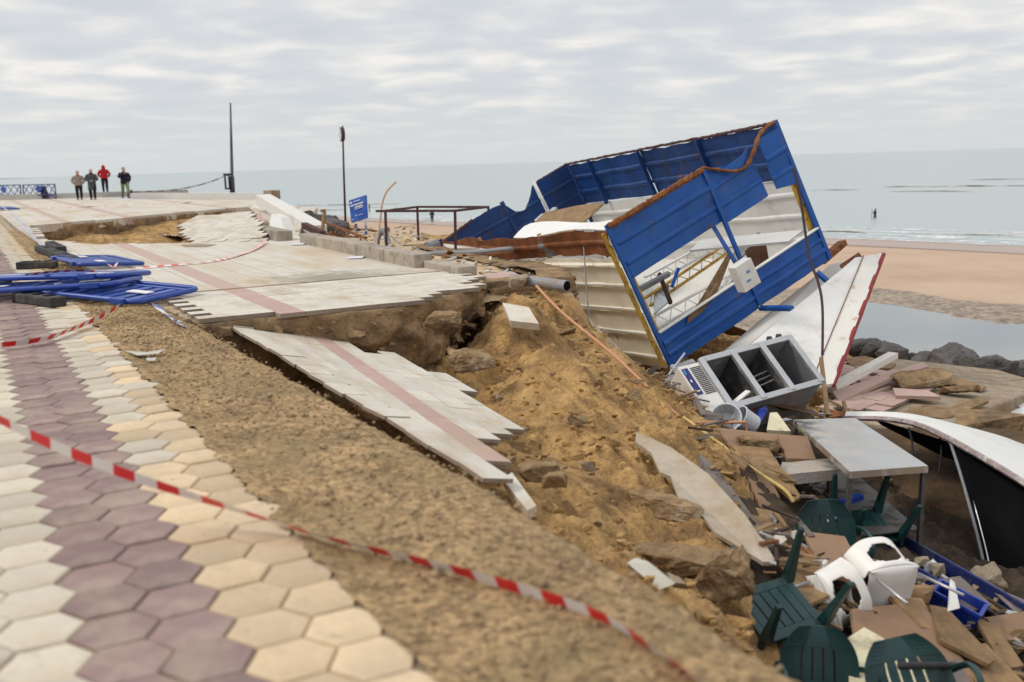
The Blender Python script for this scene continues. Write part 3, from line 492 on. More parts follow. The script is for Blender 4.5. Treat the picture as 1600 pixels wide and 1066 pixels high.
# cliff of soil under the deck edge, with an undercut
def resample(poly, step):
    out = []
    for a, b in zip(poly[:-1], poly[1:]):
        n = max(1, int(np.linalg.norm(np.asarray(b) - np.asarray(a)) / step)); out += [np.asarray(a) + (np.asarray(b) - np.asarray(a)) * k / n for k in range(n)]
    return out + [np.asarray(poly[-1])]
def cliff(name, poly, inward, hgt, seed, under=0.45, z0=-0.055, mat=SOIL, nv=30):
    E_ = resample(poly, 0.05); rows = []
    for i, p in enumerate(E_):
        a = E_[max(0, i - 6)]; b = E_[min(len(E_) - 1, i + 6)]; t_ = nrm((b - a) * (1, 1, 0)); n_ = np.array([-t_[1], t_[0], 0]); n_ = n_ if n_ @ inward > 0 else -n_; r = []
        for k in range(nv + 3):
            if k < 3: r.append(p + n_ * (0.5 - 0.17 * k) + np.array([0, 0, z0 + 0.002])); continue
            v = (k - 3) / (nv - 1); h = v * hgt; ins = 0.03 + under * max(0, (v - 0.33)) ** 0.7 * (0.55 + 0.9 * mnoise.noise(Vector((p[0] * 0.7, p[1] * 0.7, seed)))) if v > 0.33 else 0.05 * v
            ins += 0.12 * fbm(p[0] * 2.2, p[1] * 2.2, h * 3 + seed, 5) * min(1, v * 6) + 0.05 * round(3 * mnoise.noise(Vector((p[0] * 1.7, p[1] * 1.7, h * 5 + seed)))) / 3 * min(1, v * 5) + .035 * mnoise.noise(Vector((p[0] * 9, p[1] * 9, h * 9 + seed))) * min(1, v * 5)
            r.append(p + n_ * ins + np.array([0, 0, z0 - h + 0.02 * mnoise.noise(Vector((p[0] * 5, p[1] * 5, h * 5)))]))
        rows.append(r)
    mb = MB(); mb.grid(rows); return struct(name, mb, mat, True)
mb = MB(); rs = np.random.RandomState(31); E_ = resample(EDGE, .05)
for i in range(230):
    p = E_[rs.randint(2, len(E_) - 2)]; h = rs.uniform(.06, .95); r_ = rs.uniform(.015, .05) * (2 if rs.rand() < .1 else 1); mb.chunk(p + np.array([TD[0], TD[1], 0]) * (.02 + .3 * max(0, h - .35)) + np.array([0, 0, -h]), r_ * 1.4, r_, r_ * .8, i, n=9, mi=i % 2)
struct('embedded_stones', mb, [SOIL, SCONC], kind='stuff')
cliff('cliff', EDGE, np.array([TD[0], TD[1], 0]), 1.15, 2.0, under=.8)
for i, hp in enumerate([hole]):
    cliff('hole_side', hp[len(hp) // 10 * 0:] + [hp[0]], np.array([0, 0, 0.]) , 0.1, 5.0) if False else None
# first collapse: bowl of sand with its far cliff
cen = SQ(28, 3.6); far_edge = [SQ(24, 0.62), SQ(28, 0.7), SQ(32.5, 0.9), SQ(34.4, 3.4), SQ(37.7, 6.5), SQ(40.5, 10.2)]
cliff('cliff', far_edge, nrm(SQ(50, -6) - SQ(28, 4)), 1.3, 7.0, under=0.35, nv=18, z0=-0.09)
rows = []
for i in range(90):
    s = 19.6 + i * 0.24; r = []
    for j in range(60):
        q = 0.2 + j * 0.2; d = min(1, max(0, (s - 20.5) / 5)); z = -0.35 - 0.45 * d + 0.2 * fbm(s * 0.6, q * 0.6, 3, 4) + 0.06 * fbm(s * 3, q * 3, 1, 3) + 0.25 * max(0, (s - 29) / 4) * (q < 7)
        g_ = math.exp(-((s - 24) / 2.6) ** 2 - ((q - 4.6) / 1.7) ** 2); r.append(SQ(s, q, min(z + .5 * g_, -0.28 + .22 * g_)))
    rows.append(r)
mb = MB(); mb.grid(rows); struct('collapse_sand', mb, SAND, True)
# debris terrace beyond the kerb
def qe(s): return float(np.interp(s, [8.6, 9, 10, 12, 17, 20, 25, 40], [5.6, 6.1, 6.55, 6.9, 7.5, 9.2, 10.6, 11.2]))
rows = []
for s in np.arange(8.9, 44, 0.11):
    r = []; e = qe(s)
    for k in range(64):
        q = 4.7 + k * 0.1 if k < 40 else 8.7 + (k - 40) * 0.28
        z = -0.13 - 0.03 * (q - 5) + 0.045 * fbm(s * 1.2, q * 1.2, 0, 5) + 0.03 * mnoise.noise(Vector((s * 5, q * 5, 2)))
        if s > 18: z -= 0.028 * min(s - 18, 12)
        if s > 30: z -= 0.04 * (s - 30)
        if q > e: z -= (q - e) * 0.9 + 0.25 * min(1, (q - e) * 4)
        if s < 9.5: z -= (9.5 - s) * 0.25
        r.append(SQ(s, q, max(z, -7.2)))
    rows.append(r)
mb = MB(); mb.grid(rows); struct('debris_terrace', mb, M('terrace_rubble', (0.46, 0.34, 0.20), 0.95, var=0.3, scale=2.5, bump=0.8, bscale=22, dirt=(0.55, 0.48, 0.38), dscale=1.2, dthr=(0.5, 0.6), rnd=0), True)
cliff('cliff', [SQ(9.15, 4.9), SQ(8.95, 5.6), SQ(9.05, 6.1), SQ(9.9, 6.55), SQ(11.5, 6.85), SQ(14, 7.2), SQ(17, 7.5)], np.array([TD[0] - 0.4, TD[1], 0]), 0.8, 9.0, under=0.2, z0=-0.14)
# embankment behind, down to the beach
rows = []
for s in np.arange(18, 110, 4.0): rows.append([SQ(s, 11 + max(0, s - 44) * 0.12 + k * 3.2, -0.6 - max(0, (s - 30)) * 0.02 - 6.6 * (k / 5.0)) for k in range(6)])
mb = MB(); mb.grid(rows); struct('embankment', mb, SOIL, True)
# ================================================================ broken paving slabs
def tile_field(name, o, ex, ey, nx, ny, colfn, label, cat, keep=None, lx=0.4, ly=0.2, stag=True, base=True, bedh=0.05, bmat=None):
    """tilted slab: origin corner o, unit vectors ex (rows), ey (across); tiles are its parts"""
    ex, ey = nrm(ex), nrm(ey); ez = nrm(np.cross(ex, ey)); ez = ez if ez[2] > 0 else -ez; ey = np.cross(ez, ex) * (1 if np.cross(ez, ex) @ ey > 0 else -1)
    root = thing(name, o, label, cat); R = Matrix((ex, np.cross(ez, ex), ez)).transposed(); mesh = {}
    bed = MB(); rs = np.random.RandomState(len(label))
    for j in range(ny):
        row = []
        for i in range(-1, nx + 1):
            a = i * lx + (lx / 2 if j % 2 and stag else 0); b = j * ly
            if keep and not keep(a + lx / 2, b + ly / 2, rs): continue
            k = colfn(b + ly / 2); mesh.setdefault(k, tile_mesh('slab_tile', {'w': TILE, 'p': PINK}[k], lx, ly, 0.03))
            t = bpy.data.objects.new('tile', mesh[k]); scene.collection.objects.link(t); t.parent = root
            c = ex * (a + lx / 2) + ey * (b + ly / 2) + ez * rs.normal() * (0.0012 if b > .25 else .006); t.location = Vector(c)
            t.rotation_euler = (R @ Matrix.Rotation(rs.normal() * 0.003, 3, 'X') @ Matrix.Rotation(rs.normal() * 0.003, 3, 'Y')).to_euler(); row.append(a)
        if row and base:
            cc = np.asarray(o) + ex * ((min(row) + max(row) + lx) / 2) + ey * (b + ly / 2) - ez * (0.032 + bedh / 2)
            bed.obox(cc, ex * ((max(row) - min(row) + lx) / 2 - 0.03), ey * ly * 0.499, ez * bedh / 2)
    if base: bed.build('mortar_bed', bmat or BED, root)
    return root
# the long sunken slab
oA = G(352, 503, -.10); ex = nrm(G(762, 750, -.42) - oA); ey = P(620, 558, 10.4) - oA; ey = nrm(ey - ex * (ey @ ex)); th_ = math.radians(-6.8)
ex2 = ex * math.cos(th_) + ey * math.sin(th_); ey2 = -ex * math.sin(th_) + ey * math.cos(th_)
MASK = [(0, .14), (.1, .98), (.55, .92), (.5, 1.2), (1.0, 1.2), (1.36, 1.45), (2.4, 1.52), (3.1, 1.42), (4.05, 1.06), (4.65, .62), (5.3, .14)]
def inpoly(x, y, pl):
    r = False; n = len(pl)
    for k in range(n):
        (x1, y1), (x2, y2) = pl[k], pl[(k + 1) % n]
        if (y1 > y) != (y2 > y) and x < (x2 - x1) * (y - y1) / (y2 - y1) + x1: r = not r
    return r
oB = oA + ey * .95 - ex2 * .4 - ey2 * 1.3
def keepA(a, b, rs):
    v = oB + ex2 * a + ey2 * b - oA; return inpoly(v @ ex + rs.normal() * .09, v @ ey + rs.normal() * .02, MASK) and rs.rand() > .012
slabA = tile_field('sunken_paving_slab', oB, ex2, ey2, 16, 14, lambda b: 'p' if 1.28 < b < 1.5 else 'w', 'long sunken slab of white paving tiles with a pink stripe, sloping to the sand', 'paving slab', keepA, bedh=0.025)
ez_ = nrm(np.cross(ex, ey)); ez_ = ez_ if ez_[2] > 0 else -ez_; Rb = Matrix((ex, np.cross(ez_, ex), ez_)).transposed(); tmB = tile_mesh('border_tile', TILE, .37, .22, .03); rs = np.random.RandomState(2)
for k in range(15):
    t = bpy.data.objects.new('border_tile', tmB); scene.collection.objects.link(t); t.parent = slabA; t.location = Vector(oA + ex * (.19 + .372 * k) + ey * (.09 + rs.normal() * .012) + ez_ * (.012 + rs.normal() * .004) - wloc(slabA)); t.rotation_euler = (Rb @ Matrix.Rotation(rs.normal() * .02, 3, 'Y') @ Matrix.Rotation(rs.normal() * .03, 3, 'Z')).to_euler()
# tilted slab inside the first collapse
o2 = P(310, 379, 21.7); e2 = P(415, 376, 21.3) - o2; f2 = P(300, 336, 24.3) - o2; MP = [(309, 380), (267, 348), (300, 334), (345, 337), (388, 330), (404, 345), (417, 377)]
def keepT(a, b, rs):
    v = o2 + nrm(e2) * (a) + nrm(f2 - nrm(e2) * (f2 @ nrm(e2))) * b - CAM; z = v @ _f; return inpoly(W0 / 2 + FPX * (v @ _r) / z, H0 / 2 - FPX * (v @ _u) / z, MP)
tile_field('tilted_paving_slab', o2 - nrm(e2) * 1.2, e2, f2, 20, 16, lambda b: 'w', 'pale tiled slab tipped up inside the far collapse', 'paving slab', lambda a, b, rs: keepT(a - 1.2, b, rs), lx=0.2, ly=0.2, stag=False)
TS = MB(); TS.prism([P(346, 334, 27.5), P(390, 330, 27.5), P(402, 347, 25.4), P(372, 341, 26)], (0, 0, -0.08)); one('paving_fragment', TS, TILE, 'small pale tile fragment sticking up behind the tilted slab', 'paving slab')
mb = MB(); mb.prism([G(283, 383), G(310, 381.5), G(338, 382.5), G(322, 386), G(290, 386)], (0, 0, 0.006)); one('manhole_cover', mb, CONC, 'oval concrete manhole cover in the tiled promenade', 'manhole cover')
def plate(name, pts, th, mat, label, cat, group=None, bevel=0, lift=0.0, parent=None):
    """slab from (x, y, depth) corners with real thickness along its normal"""
    q = [P(p[0], p[1], p[2] - lift) for p in pts]; n = nrm(np.cross(q[1] - q[0], q[2] - q[0])); n = n if (CAM - q[0]) @ n > 0 else -n
    mb = MB(); mb.prism(q, -n * th)
    if parent: return mb.build(name, mat, parent, bevel=bevel)
    return one(name, mb, mat, label, cat, group, bevel=bevel)
plate('paving_slab', [(785, 473, 12.1), (826, 480, 11.9), (842, 506, 11.5), (797, 501, 11.6)], 0.09, TILE, 'loose square tile slab stuck in the top of the sand', 'paving slab')
plate('paving_slab', [(800, 738, 6.5), (838, 790, 6.0), (824, 798, 5.95), (785, 748, 6.4)], 0.06, TILE, 'narrow white tile piece below the tip of the sunken slab', 'paving slab')
plate('paving_slab', [(994, 674, 9.0), (1050, 700, 8.7), (1106, 740, 8.3), (1165, 805, 7.8), (1214, 878, 7.35), (1192, 878, 7.3), (1118, 832, 7.5), (1098, 806, 7.7), (1062, 782, 7.85), (1048, 745, 8.3), (1032, 738, 8.35), (1018, 708, 8.6), (993, 690, 8.8)], 0.035, M('stained_slab', (.46, .39, .31), .85, var=.12, scale=3, bump=.4, bscale=30, dirt=(.36, .27, .17), dscale=2, dthr=(.45, .65)), 'long ragged grey-white slab lying down the sand slope', 'paving slab', lift=.22)
plate('paving_slab', [(1075, 722, 8.7), (1100, 740, 8.6), (1150, 800, 8.0), (1195, 845, 7.6), (1185, 858, 7.5), (1140, 810, 7.9)], 0.05, PINK, 'pinkish strip of slab beside the long ragged slab', 'paving slab', lift=.25)
plate('paving_slab', [(988, 874, 5.75), (1008, 880, 5.7), (1050, 914, 5.6), (1030, 922, 5.55), (980, 880, 5.7)], 0.04, TILE, 'small pale tile broken off above the green chairs', 'paving slab', lift=.12)
plate('paving_slab', [(1042, 894, 5.8), (1062, 902, 5.75), (1073, 913, 5.7), (1050, 910, 5.7)], 0.05, CONC, 'little grey concrete piece beside the small pale tile', 'paving slab')
plate('paving_slab', [(930, 546, 12.0), (958, 545, 12.1), (985, 566, 11.9), (955, 575, 11.6)], 0.12, PINK, 'flat pink slab lying under the orange conduit', 'paving slab')
plate('timber', [(1092, 708, 9.4), (1118, 728, 9.2), (1210, 852, 7.9), (1196, 858, 7.8), (1110, 752, 8.9)], 0.08, GREYW, 'long dark grey timber down the slope beside the slab', 'timber', lift=.25)
for i, (pts, mat, lb) in enumerate([
    ([(1120, 668, 10.6), (1230, 680, 10.8), (1245, 700, 10.5), (1140, 695, 10.2)], PLY, 'wide brown board under the copper pipe'),
    ([(1215, 678, 10.6), (1262, 682, 10.7), (1275, 718, 10.2), (1230, 716, 10.1)], PLY, 'square brown board against the small steel table'),
    ([(1140, 695, 9.9), (1200, 700, 9.9), (1252, 776, 9.2), (1240, 782, 9.1), (1185, 735, 9.5)], WOOD, 'long splintered plank end above the green chairs'),
    ([(1255, 830, 8.3), (1320, 838, 8.3), (1342, 880, 7.8), (1330, 905, 7.5), (1285, 895, 7.6)], PLY, 'reddish brown board between the green and white chairs'),
    ([(1245, 872, 7.7), (1275, 868, 7.8), (1296, 930, 7.2), (1262, 945, 7.0), (1215, 880, 7.5)], WOOD, 'tan sheet of splintered wood above the upturned green chair'),
    ([(1452, 945, 7.6), (1480, 950, 7.7), (1556, 1030, 7.2), (1545, 1038, 7.1), (1470, 1000, 7.2)], WOOD, 'tan splintered board at the lower right'),
    ([(1330, 952, 7.2), (1440, 940, 7.6), (1530, 1066, 7.0), (1350, 1080, 6.4)], PLY, 'large dull brown board under the white chairs'),
    ([(1340, 868, 8.0), (1420, 885, 8.1), (1445, 905, 7.9), (1350, 890, 7.8)], GREYW, 'flat grey board behind the white chairs'),
    ([(1160, 722, 9.6), (1200, 740, 9.5), (1250, 840, 8.6), (1210, 850, 8.3)], PLY, 'brown sheet half buried in the sand above the chairs'),
    ([(1520, 960, 7.9), (1560, 980, 7.8), (1600, 1040, 7.4), (1570, 1045, 7.3)], WOOD, 'rough timber at the right edge of the pit'),
    ([(1390, 930, 7.5), (1440, 935, 7.7), (1475, 985, 7.4), (1440, 980, 7.3)], WOOD, 'broken plank beside the right white chair'),
    ([(1236, 830, 8.2), (1258, 826, 8.3), (1262, 834, 8.25), (1240, 842, 8.15)], TILE, 'white tile offcut at the edge of the reddish board'),
    ([(1468, 905, 8.4), (1500, 900, 8.5), (1550, 945, 8.2), (1520, 955, 8.0)], GREYW, 'dark grey board right of the small blue crate'),
    ([(1540, 965, 8.0), (1600, 955, 8.2), (1640, 1000, 7.9), (1570, 1000, 7.7)], PLY, 'brown sheet at the right edge low in the pit'),
    ([(1490, 1010, 7.4), (1540, 1005, 7.5), (1600, 1066, 7.1), (1530, 1075, 6.9)], WOOD, 'dark splintered sheet in the bottom right corner'),
    ([(1165, 790, 8.6), (1215, 800, 8.6), (1262, 862, 8.0), (1240, 872, 7.8), (1190, 830, 8.1)], WOOD, 'tan plank sheet above the tan splintered wood'),
    ([(1096, 640, 11.5), (1130, 648, 11.4), (1120, 662, 11.1), (1088, 652, 11.2)], GREYW, 'small dark board under the fridge corner'),
    ([(1260, 905, 7.6), (1300, 900, 7.8), (1310, 960, 7.2), (1268, 968, 7.0)], GREYW, 'dark board under the left white chair'),
    ([(1440, 1030, 6.9), (1500, 1030, 7.0), (1520, 1080, 6.7), (1450, 1090, 6.5)], GREYW, 'dark board under the lower right green chair'),
    ([(1530, 905, 8.8), (1570, 930, 8.7), (1620, 950, 8.5), (1590, 960, 8.3)], GREYW, 'grey plank lying below the black panel')]):
    plate('board', pts, 0.03, mat, lb, 'board', lift=.14)
# bigger lumps
def lump(px, py, d, sx, sy, sz, mat, label, cat='rubble', rot=0.0, seed=0, n=22, sub=True):
    c = P(px, py, d); R = np.array(Matrix.Rotation(rot, 3, 'Z') @ Matrix.Rotation(0.35 * math.sin(seed * 3.1), 3, 'X')); mb = MB(); mb.chunk(c, sx, sy, sz, seed, R, n=n); o = one('rubble_block' if mat is not ROCK else 'boulder', mb, mat, label, cat)
    if sub:
        b = o.modifiers.new('b', 'BEVEL'); b.width = min(sx, sy, sz) * 0.22; b.segments = 2
        s_ = o.modifiers.new('s', 'SUBSURF'); s_.subdivision_type = 'SIMPLE'; s_.levels = 3; s_.render_levels = 3
        tx = bpy.data.textures.get('lump') or bpy.data.textures.new('lump', 'CLOUDS'); tx.noise_scale = 0.09; tx.noise_depth = 6
        dm = o.modifiers.new('d', 'DISPLACE'); dm.texture = tx; dm.strength = min(sx, sy, sz) * (0.25 if mat is ROCK else 0.6); dm.mid_level = .55; dm.texture_coords = 'GLOBAL'
    return o
lump(690, 500, 11.2, .22, .16, .10, SOIL, 'square soil block hanging under the broken deck edge', seed=1)
lump(735, 562, 10.5, .30, .2, .15, SCONC, 'grey boulder of concrete below the cave in the cliff', seed=2)
lump(842, 738, 6.9, .15, .07, .08, SCONC, 'concrete lump below the zigzag end of the sunken slab', seed=3)
lump(868, 752, 6.7, .10, .06, .06, SCONC, 'smaller concrete lump right of the slab tip', seed=4)
lump(930, 575, 11.6, .26, .2, .14, SOIL, 'earth clod under the flat pink slab', seed=5)
lump(1040, 792, 7.7, .34, .11, .11, SCONC, 'long grey concrete lump under the ragged slab', seed=6, rot=-0.7)
lump(1070, 878, 6.5, .42, .12, .12, SCONC, 'large rounded concrete lump above the small tile', seed=8, rot=-0.5)
lump(1120, 900, 6.5, .22, .2, .2, SOIL, 'brown clod behind the upturned green chair', seed=9)
lump(1180, 700, 10.2, .24, .18, .13, SOIL, 'lump of earth below the brown board', seed=10)
lump(1205, 760, 9.4, .22, .12, .1, SOIL, 'earth clod beside the yellow hose end', seed=12)
lump(1545, 905, 8.9, .16, .14, .12, CONC, 'rounded stone below the black panel', seed=13)
lump(1575, 1000, 7.8, .2, .18, .14, SOIL, 'earth lump in the lower right corner of the pit', seed=14)
lump(810, 440, 12.9, .15, .12, .09, CONC, 'round concrete piece at the root of the grey pipe', seed=15)
lump(1420, 930, 7.7, .2, .12, .08, WOOD, 'broken wood lump behind the right white chair', seed=16)
lump(1500, 955, 8.2, .14, .1, .1, CONC, 'pale stone near the small blue crate', seed=17)
# small rubble
mb = MB(); rs = np.random.RandomState(4)
for i in range(1500):
    x = rs.uniform(-0.3, 4.6); y = rs.uniform(4.4, 15); z = gz(x, y)
    if x > 1.5 + (y - 6) * .17 and y < 13.5: continue
    r_ = rs.uniform(0.008, 0.038) * (2.6 if rs.rand() < .06 else 1)
    mb.chunk((x, y, z - .03 + .06 * rs.rand()), r_ * 1.2, r_ * rs.uniform(.5, 1), r_ * .7, i, n=9, mi=0 if rs.rand() < .8 else 1)
for i in range(420):
    s = rs.uniform(9.3, 24); q = rs.uniform(5.1, qe(s) - .1); r_ = rs.uniform(0.01, 0.05); mb.chunk(SQ(s, q, -0.15 - .03 * (q - 5)), r_, r_ * rs.uniform(.5, 1), r_ * .6, i, n=8)
struct('small_rubble', mb, [SAND, SCONC], kind='stuff')
# ================================================================ kerb stones
cuts = [9.95, 11.2, 12.5, 13.9, 15.2, 16.4, 17.6]
kroot = thing('kerb', SQ(10, 5.0, 0), 'row of long grey concrete kerb stones along the right edge of the tiles', 'kerb')
for i, (a, b) in enumerate(zip(cuts[:-1], cuts[1:])):
    h = 0.10 if i == 0 else 0.2; dq = [0.0, -.12, -.1, -.02, 0.02, 0.05][i]; mb = MB(); c = (SQ(a, 4.98 + dq, h / 2 - .03) + SQ(b, 5.0 + dq, h / 2 - .03)) / 2
    mb.obox(c, (SQ(b, 5.0 + dq) - SQ(a, 4.98 + dq)) / 2 * 0.985, SQ(0, .15) - SQ(0, 0), (0, 0, h / 2 + .03)); mb.build('kerb_stone', KERB, kroot, bevel=0.02)
mb = MB(); mb.obox(SQ(20.0, 4.95, .08), (SQ(21.4, 5.05) - SQ(18.6, 4.9)) / 2, SQ(0, .18) - SQ(0, 0), (0, 0, .13)); one('kerb_stone', mb, KERB, 'separate brown kerb stone lying below the fallen white beam', 'kerb stone', bevel=0.02)
# fallen white parapet pieces beyond
mb = MB(); a, b = P(412, 312, 31), P(498, 362, 25.5); mb.bar(a, b, 0.45, 0.33); one('parapet_beam', mb, WHITEW, 'long white parapet beam tilted down from the promenade', 'parapet', bevel=0.02)
mb = MB(); mb.prism([P(423, 335, 24.5), P(438, 341, 24.3), P(449, 366, 23.6), P(418, 366, 23.6)], nrm(np.array([.3, 1, 0])) * 0.45); one('parapet_block', mb, WHITEW, 'white broken wedge of parapet standing on the rubble', 'parapet', bevel=0.02)
plate('paving_slab', [(388, 318, 33), (404, 320, 33), (440, 352, 27), (424, 352, 26)], 0.1, TILE, 'cracked pale slab sloping beside the white beam', 'paving slab')
plate('paving_slab', [(398, 335, 27), (408, 332, 27.5), (418, 365, 23.5), (410, 372, 22.8), (400, 350, 25)], 0.1, PINK, 'pink tiled slab on edge left of the white wedge', 'paving slab')
mb = MB(); mb.bar(P(475, 352, 25), P(505, 366, 23.5), .14, .14); one('timber', mb, DRUST, 'dark beam end by the foot of the white parapet beam', 'timber')
mb = MB(); a, b = G(204, 311), G(412, 312); d = nrm(b - a); n_ = np.array([-d[1], d[0], 0]); mb.prism([a, b, b + n_ * .5, a + n_ * .5], (0, 0, .34)); sw = one('low_wall', mb, M('pale_wall', (0.5, 0.48, 0.45), 0.85, var=0.1), 'low pale seawall at the far side of the promenade', 'wall')
mb = MB(); c = G(412, 312); mb.prism([c + d * .01, c + d * .7, c + d * .7 + n_ * .55, c + d * .01 + n_ * .55], (0, 0, .46)); one('wall_pier', mb, CONC, 'grey end pier of the low seawall', 'wall')
for i, (x, y, dd, r_, lb) in enumerate([(484, 344, 30, .36, 'dark boulder nearest the white beam'), (497, 350, 29, .34, 'dark boulder second from the white beam'), (508, 353, 28.5, .42, 'middle dark boulder beside the promenade'), (528, 358, 28, .40, 'angular dark boulder left of the thin post'), (445, 330, 34, .3, 'dark stone peeping over the white beam')]):
    lump(x, y, dd, r_, r_ * .9, r_ * .75, ROCK, lb, 'boulder', seed=30 + i)
# slabs and scraps on the terrace
for i, (pts, mat, lb) in enumerate([
    ([(560, 372, 27), (660, 385, 22.5), (700, 392, 20.8), (640, 395, 20.4), (560, 380, 24.5)], TILE, 'pale concrete slab behind the kerb stones'),
    ([(690, 378, 22.6), (760, 381, 21.6), (772, 388, 20.2), (700, 388, 20.4)], TILE, 'white sheet lying under the rusty frame'),
    ([(745, 381, 21.6), (808, 380, 21.3), (812, 387, 20.0), (750, 390, 19.8)], TILE, 'pale slab in front of the blue rear panel'),
    ([(740, 430, 14.3), (800, 424, 14.6), (812, 430, 14.1), (752, 438, 13.8)], PINK, 'flat slab at the cliff edge by the grey pipe')]):
    plate('paving_slab', pts, 0.06, mat, lb, 'paving slab')
for i, (a, b, w_, lb) in enumerate([((690, 405, 18.0), (800, 395, 18.3), .10, 'long rust-red plank along the terrace'), ((500, 345, 27), (572, 372, 24), .07, 'dark plank lying by the boulders'), ((505, 366, 24), (560, 371, 24.6), .12, 'flat brown plank under the thin post'), ((668, 383, 22.4), (720, 393, 20), .08, 'rust-brown plank beside the conduit')]):
    mb = MB(); mb.bar(P(*a), P(*b), w_, .05); one('plank', mb, RUSTM, lb, 'plank')
mb = MB(); mb.bar(P(502, 374, 24.2), P(507, 330, 24.2), .06, .06); mb.bar(P(501, 330, 24.2), P(509, 329, 24.2), .07, .07); one('wooden_stake', mb, WOOD, 'thin wooden stake standing behind the kerb', 'stake')
for i, (x, y, lb) in enumerate([(555, 403, 'sheet of paper in front of the kerb stones'), (520, 376, 'white paper behind the kerb stones'), (465, 382, 'white scrap at the kerb end')]):
    c = G(x, y, 0.01 if i != 1 else -.1); mb = MB(); mb.prism([c + (-.14, -.1, 0), c + (.12, -.12, 0), c + (.15, .1, 0.02), c + (-.1, .12, 0.01)], (0, 0, .004)); one('paper', mb, PAPER, lb, 'paper')
# ================================================================ pipes, posts, frame, sign
mb = MB(); a, b = P(800, 436, 13.2), P(886, 447, 12.5); mb.tube([a, (a * .5 + b * .5), b], 0.072, 16); o = one('drain_pipe', mb, PVC, 'grey plastic drain pipe sticking out of the cliff top', 'pipe', smooth=False)
mb = MB(); d = nrm(b - a); mb.tube([b - d * .01, b + d * .004], 0.062, 16); mb.build('bore', BLACK, o)
def smooth_path(pts, n=8):
    out = []
    for i in range(len(pts) - 1):
        p0, p1, p2, p3 = pts[max(0, i - 1)], pts[i], pts[i + 1], pts[min(len(pts) - 1, i + 2)]
        for k in range(n):
            t = k / n; out.append(0.5 * ((2 * p1) + (-p0 + p2) * t + (2 * p0 - 5 * p1 + 4 * p2 - p3) * t * t + (-p0 + 3 * p1 - 3 * p2 + p3) * t ** 3))
    return out + [pts[-1]]
def hose(name, pts, r, mat, label, cat, n=8): mb = MB(); mb.tube(smooth_path([P(*p) for p in pts]), r, n); return one(name, mb, mat, label, cat, smooth=True)
hose('conduit', [(838, 447, 12.4), (880, 490, 11.9), (960, 556, 11.2), (1040, 632, 10.5), (1075, 658, 10.3), (1110, 660, 10.6), (1166, 660, 10.7)], .017, HOSE, 'orange conduit running down the sand slope', 'conduit')
hose('copper_pipe', [(1166, 660, 10.7), (1167, 675, 10.65), (1166, 692, 10.6)], .013, M('copper', (.35, .1, .06), .5, .3), 'short copper pipe hanging at the end of the conduit', 'pipe')
hose('yellow_hose', [(1068, 652, 10.3), (1120, 690, 9.9), (1180, 735, 9.3), (1225, 765, 8.9), (1240, 785, 8.8)], .016, M('yellow_hose', (.50, .36, .13), .6), 'pale yellow hose curving down the slope to the chairs', 'hose')
hose('bent_pipe', [(588, 388, 21.5), (590, 372, 21.6), (597, 361, 21.7), (603, 366, 21.6), (606, 380, 21.3), (613, 391, 20.9)], .07, GREYM, 'grey corrugated pipe bent into a hoop', 'pipe')
hose('bent_rod', [(587, 388, 21.4), (594, 345, 21.6), (597, 320, 21.6), (604, 300, 21.6), (619, 284, 21.6)], .022, M('tan_conduit', (.55, .36, .22), .6), 'thin tan conduit rising and bending to the right', 'conduit')
hose('grey_hose', [(640, 400, 18.9), (690, 396, 18.8), (740, 395, 18.6), (790, 390, 18.4), (802, 390, 18.4)], .05, GREYM, 'thick grey hose lying along the terrace', 'hose')
mb = MB(); mb.tube([P(640, 399, 19.8), P(676, 386, 20.6)], .06, 10); mb.tube([P(668, 388, 20.5), P(682, 383, 20.7)], .13, 12); one('flanged_pipe', mb, GREYM, 'dark pipe with a grey drum end on the terrace', 'pipe')
fr = thing('trestle', P(655, 395, 21.5), 'rusty red steel table frame standing on the terrace', 'frame')
NA, NB, RA, RB = P(588, 330, 21.2), P(711, 329.5, 20.3), P(652, 323.5, 24.2), P(763, 323.5, 23.2)
for a, b in ((NA, NB), (NB, RB), (RB, RA), (RA, NA + (NB - NA) * .1)): mb = MB(); mb.bar(a, b, .05, .05); mb.build('rail', DRUST, fr)
for t_, bt in ((NA + (NB - NA) * .12, (604, 391)), (NB, (712, 395)), (RA, (654, 380)), (RB, (764, 389))): 
    mb = MB(); d_ = float((t_ - CAM) @ _f); mb.bar(t_, P(bt[0], bt[1], d_), .055, .055, up=(1, 0, 0)); mb.build('leg', DRUST, fr)
sg = thing('information_sign', G(562, 372, -.45), 'blue information board with white lettering on two posts', 'sign')
bl, br_, tr, tl = P(549, 348.5, 29.6), P(573, 341, 29.0), P(571, 305, 29.0), P(545, 313.5, 29.6); nb = nrm(np.cross(br_ - bl, tl - bl)); nb = nb if (CAM - bl) @ nb > 0 else -nb
mb = MB(); mb.prism([bl, br_, tr, tl], -nb * .05); bd = mb.build('board', M('sign_blue', (.02, .07, .36), .4, var=.15, dirt=(.04, .16, .45), dscale=1.5), sg)
mb = MB()
def on_board(u, v): return bl + (br_ - bl) * u + (tl - bl) * v + nb * .006
def strip(u0, u1, v, h): mb.prism([on_board(u0, v), on_board(u1, v), on_board(u1, v + h), on_board(u0, v + h)], nb * .003)
for u0, u1, v, h in ((.28, .33, .86, .03), (.35, .5, .855, .035), (.52, .72, .855, .035), (.08, .3, .7, .05), (.32, .36, .7, .05), (.38, .62, .7, .05), (.64, .92, .7, .05), (.36, .55, .59, .05), (.57, .86, .59, .05), (.3, .5, .52, .03), (.52, .88, .52, .03), (.3, .45, .25, .02), (.5, .8, .22, .02), (.1, .2, .1, .03)): strip(u0, u1, v, h)
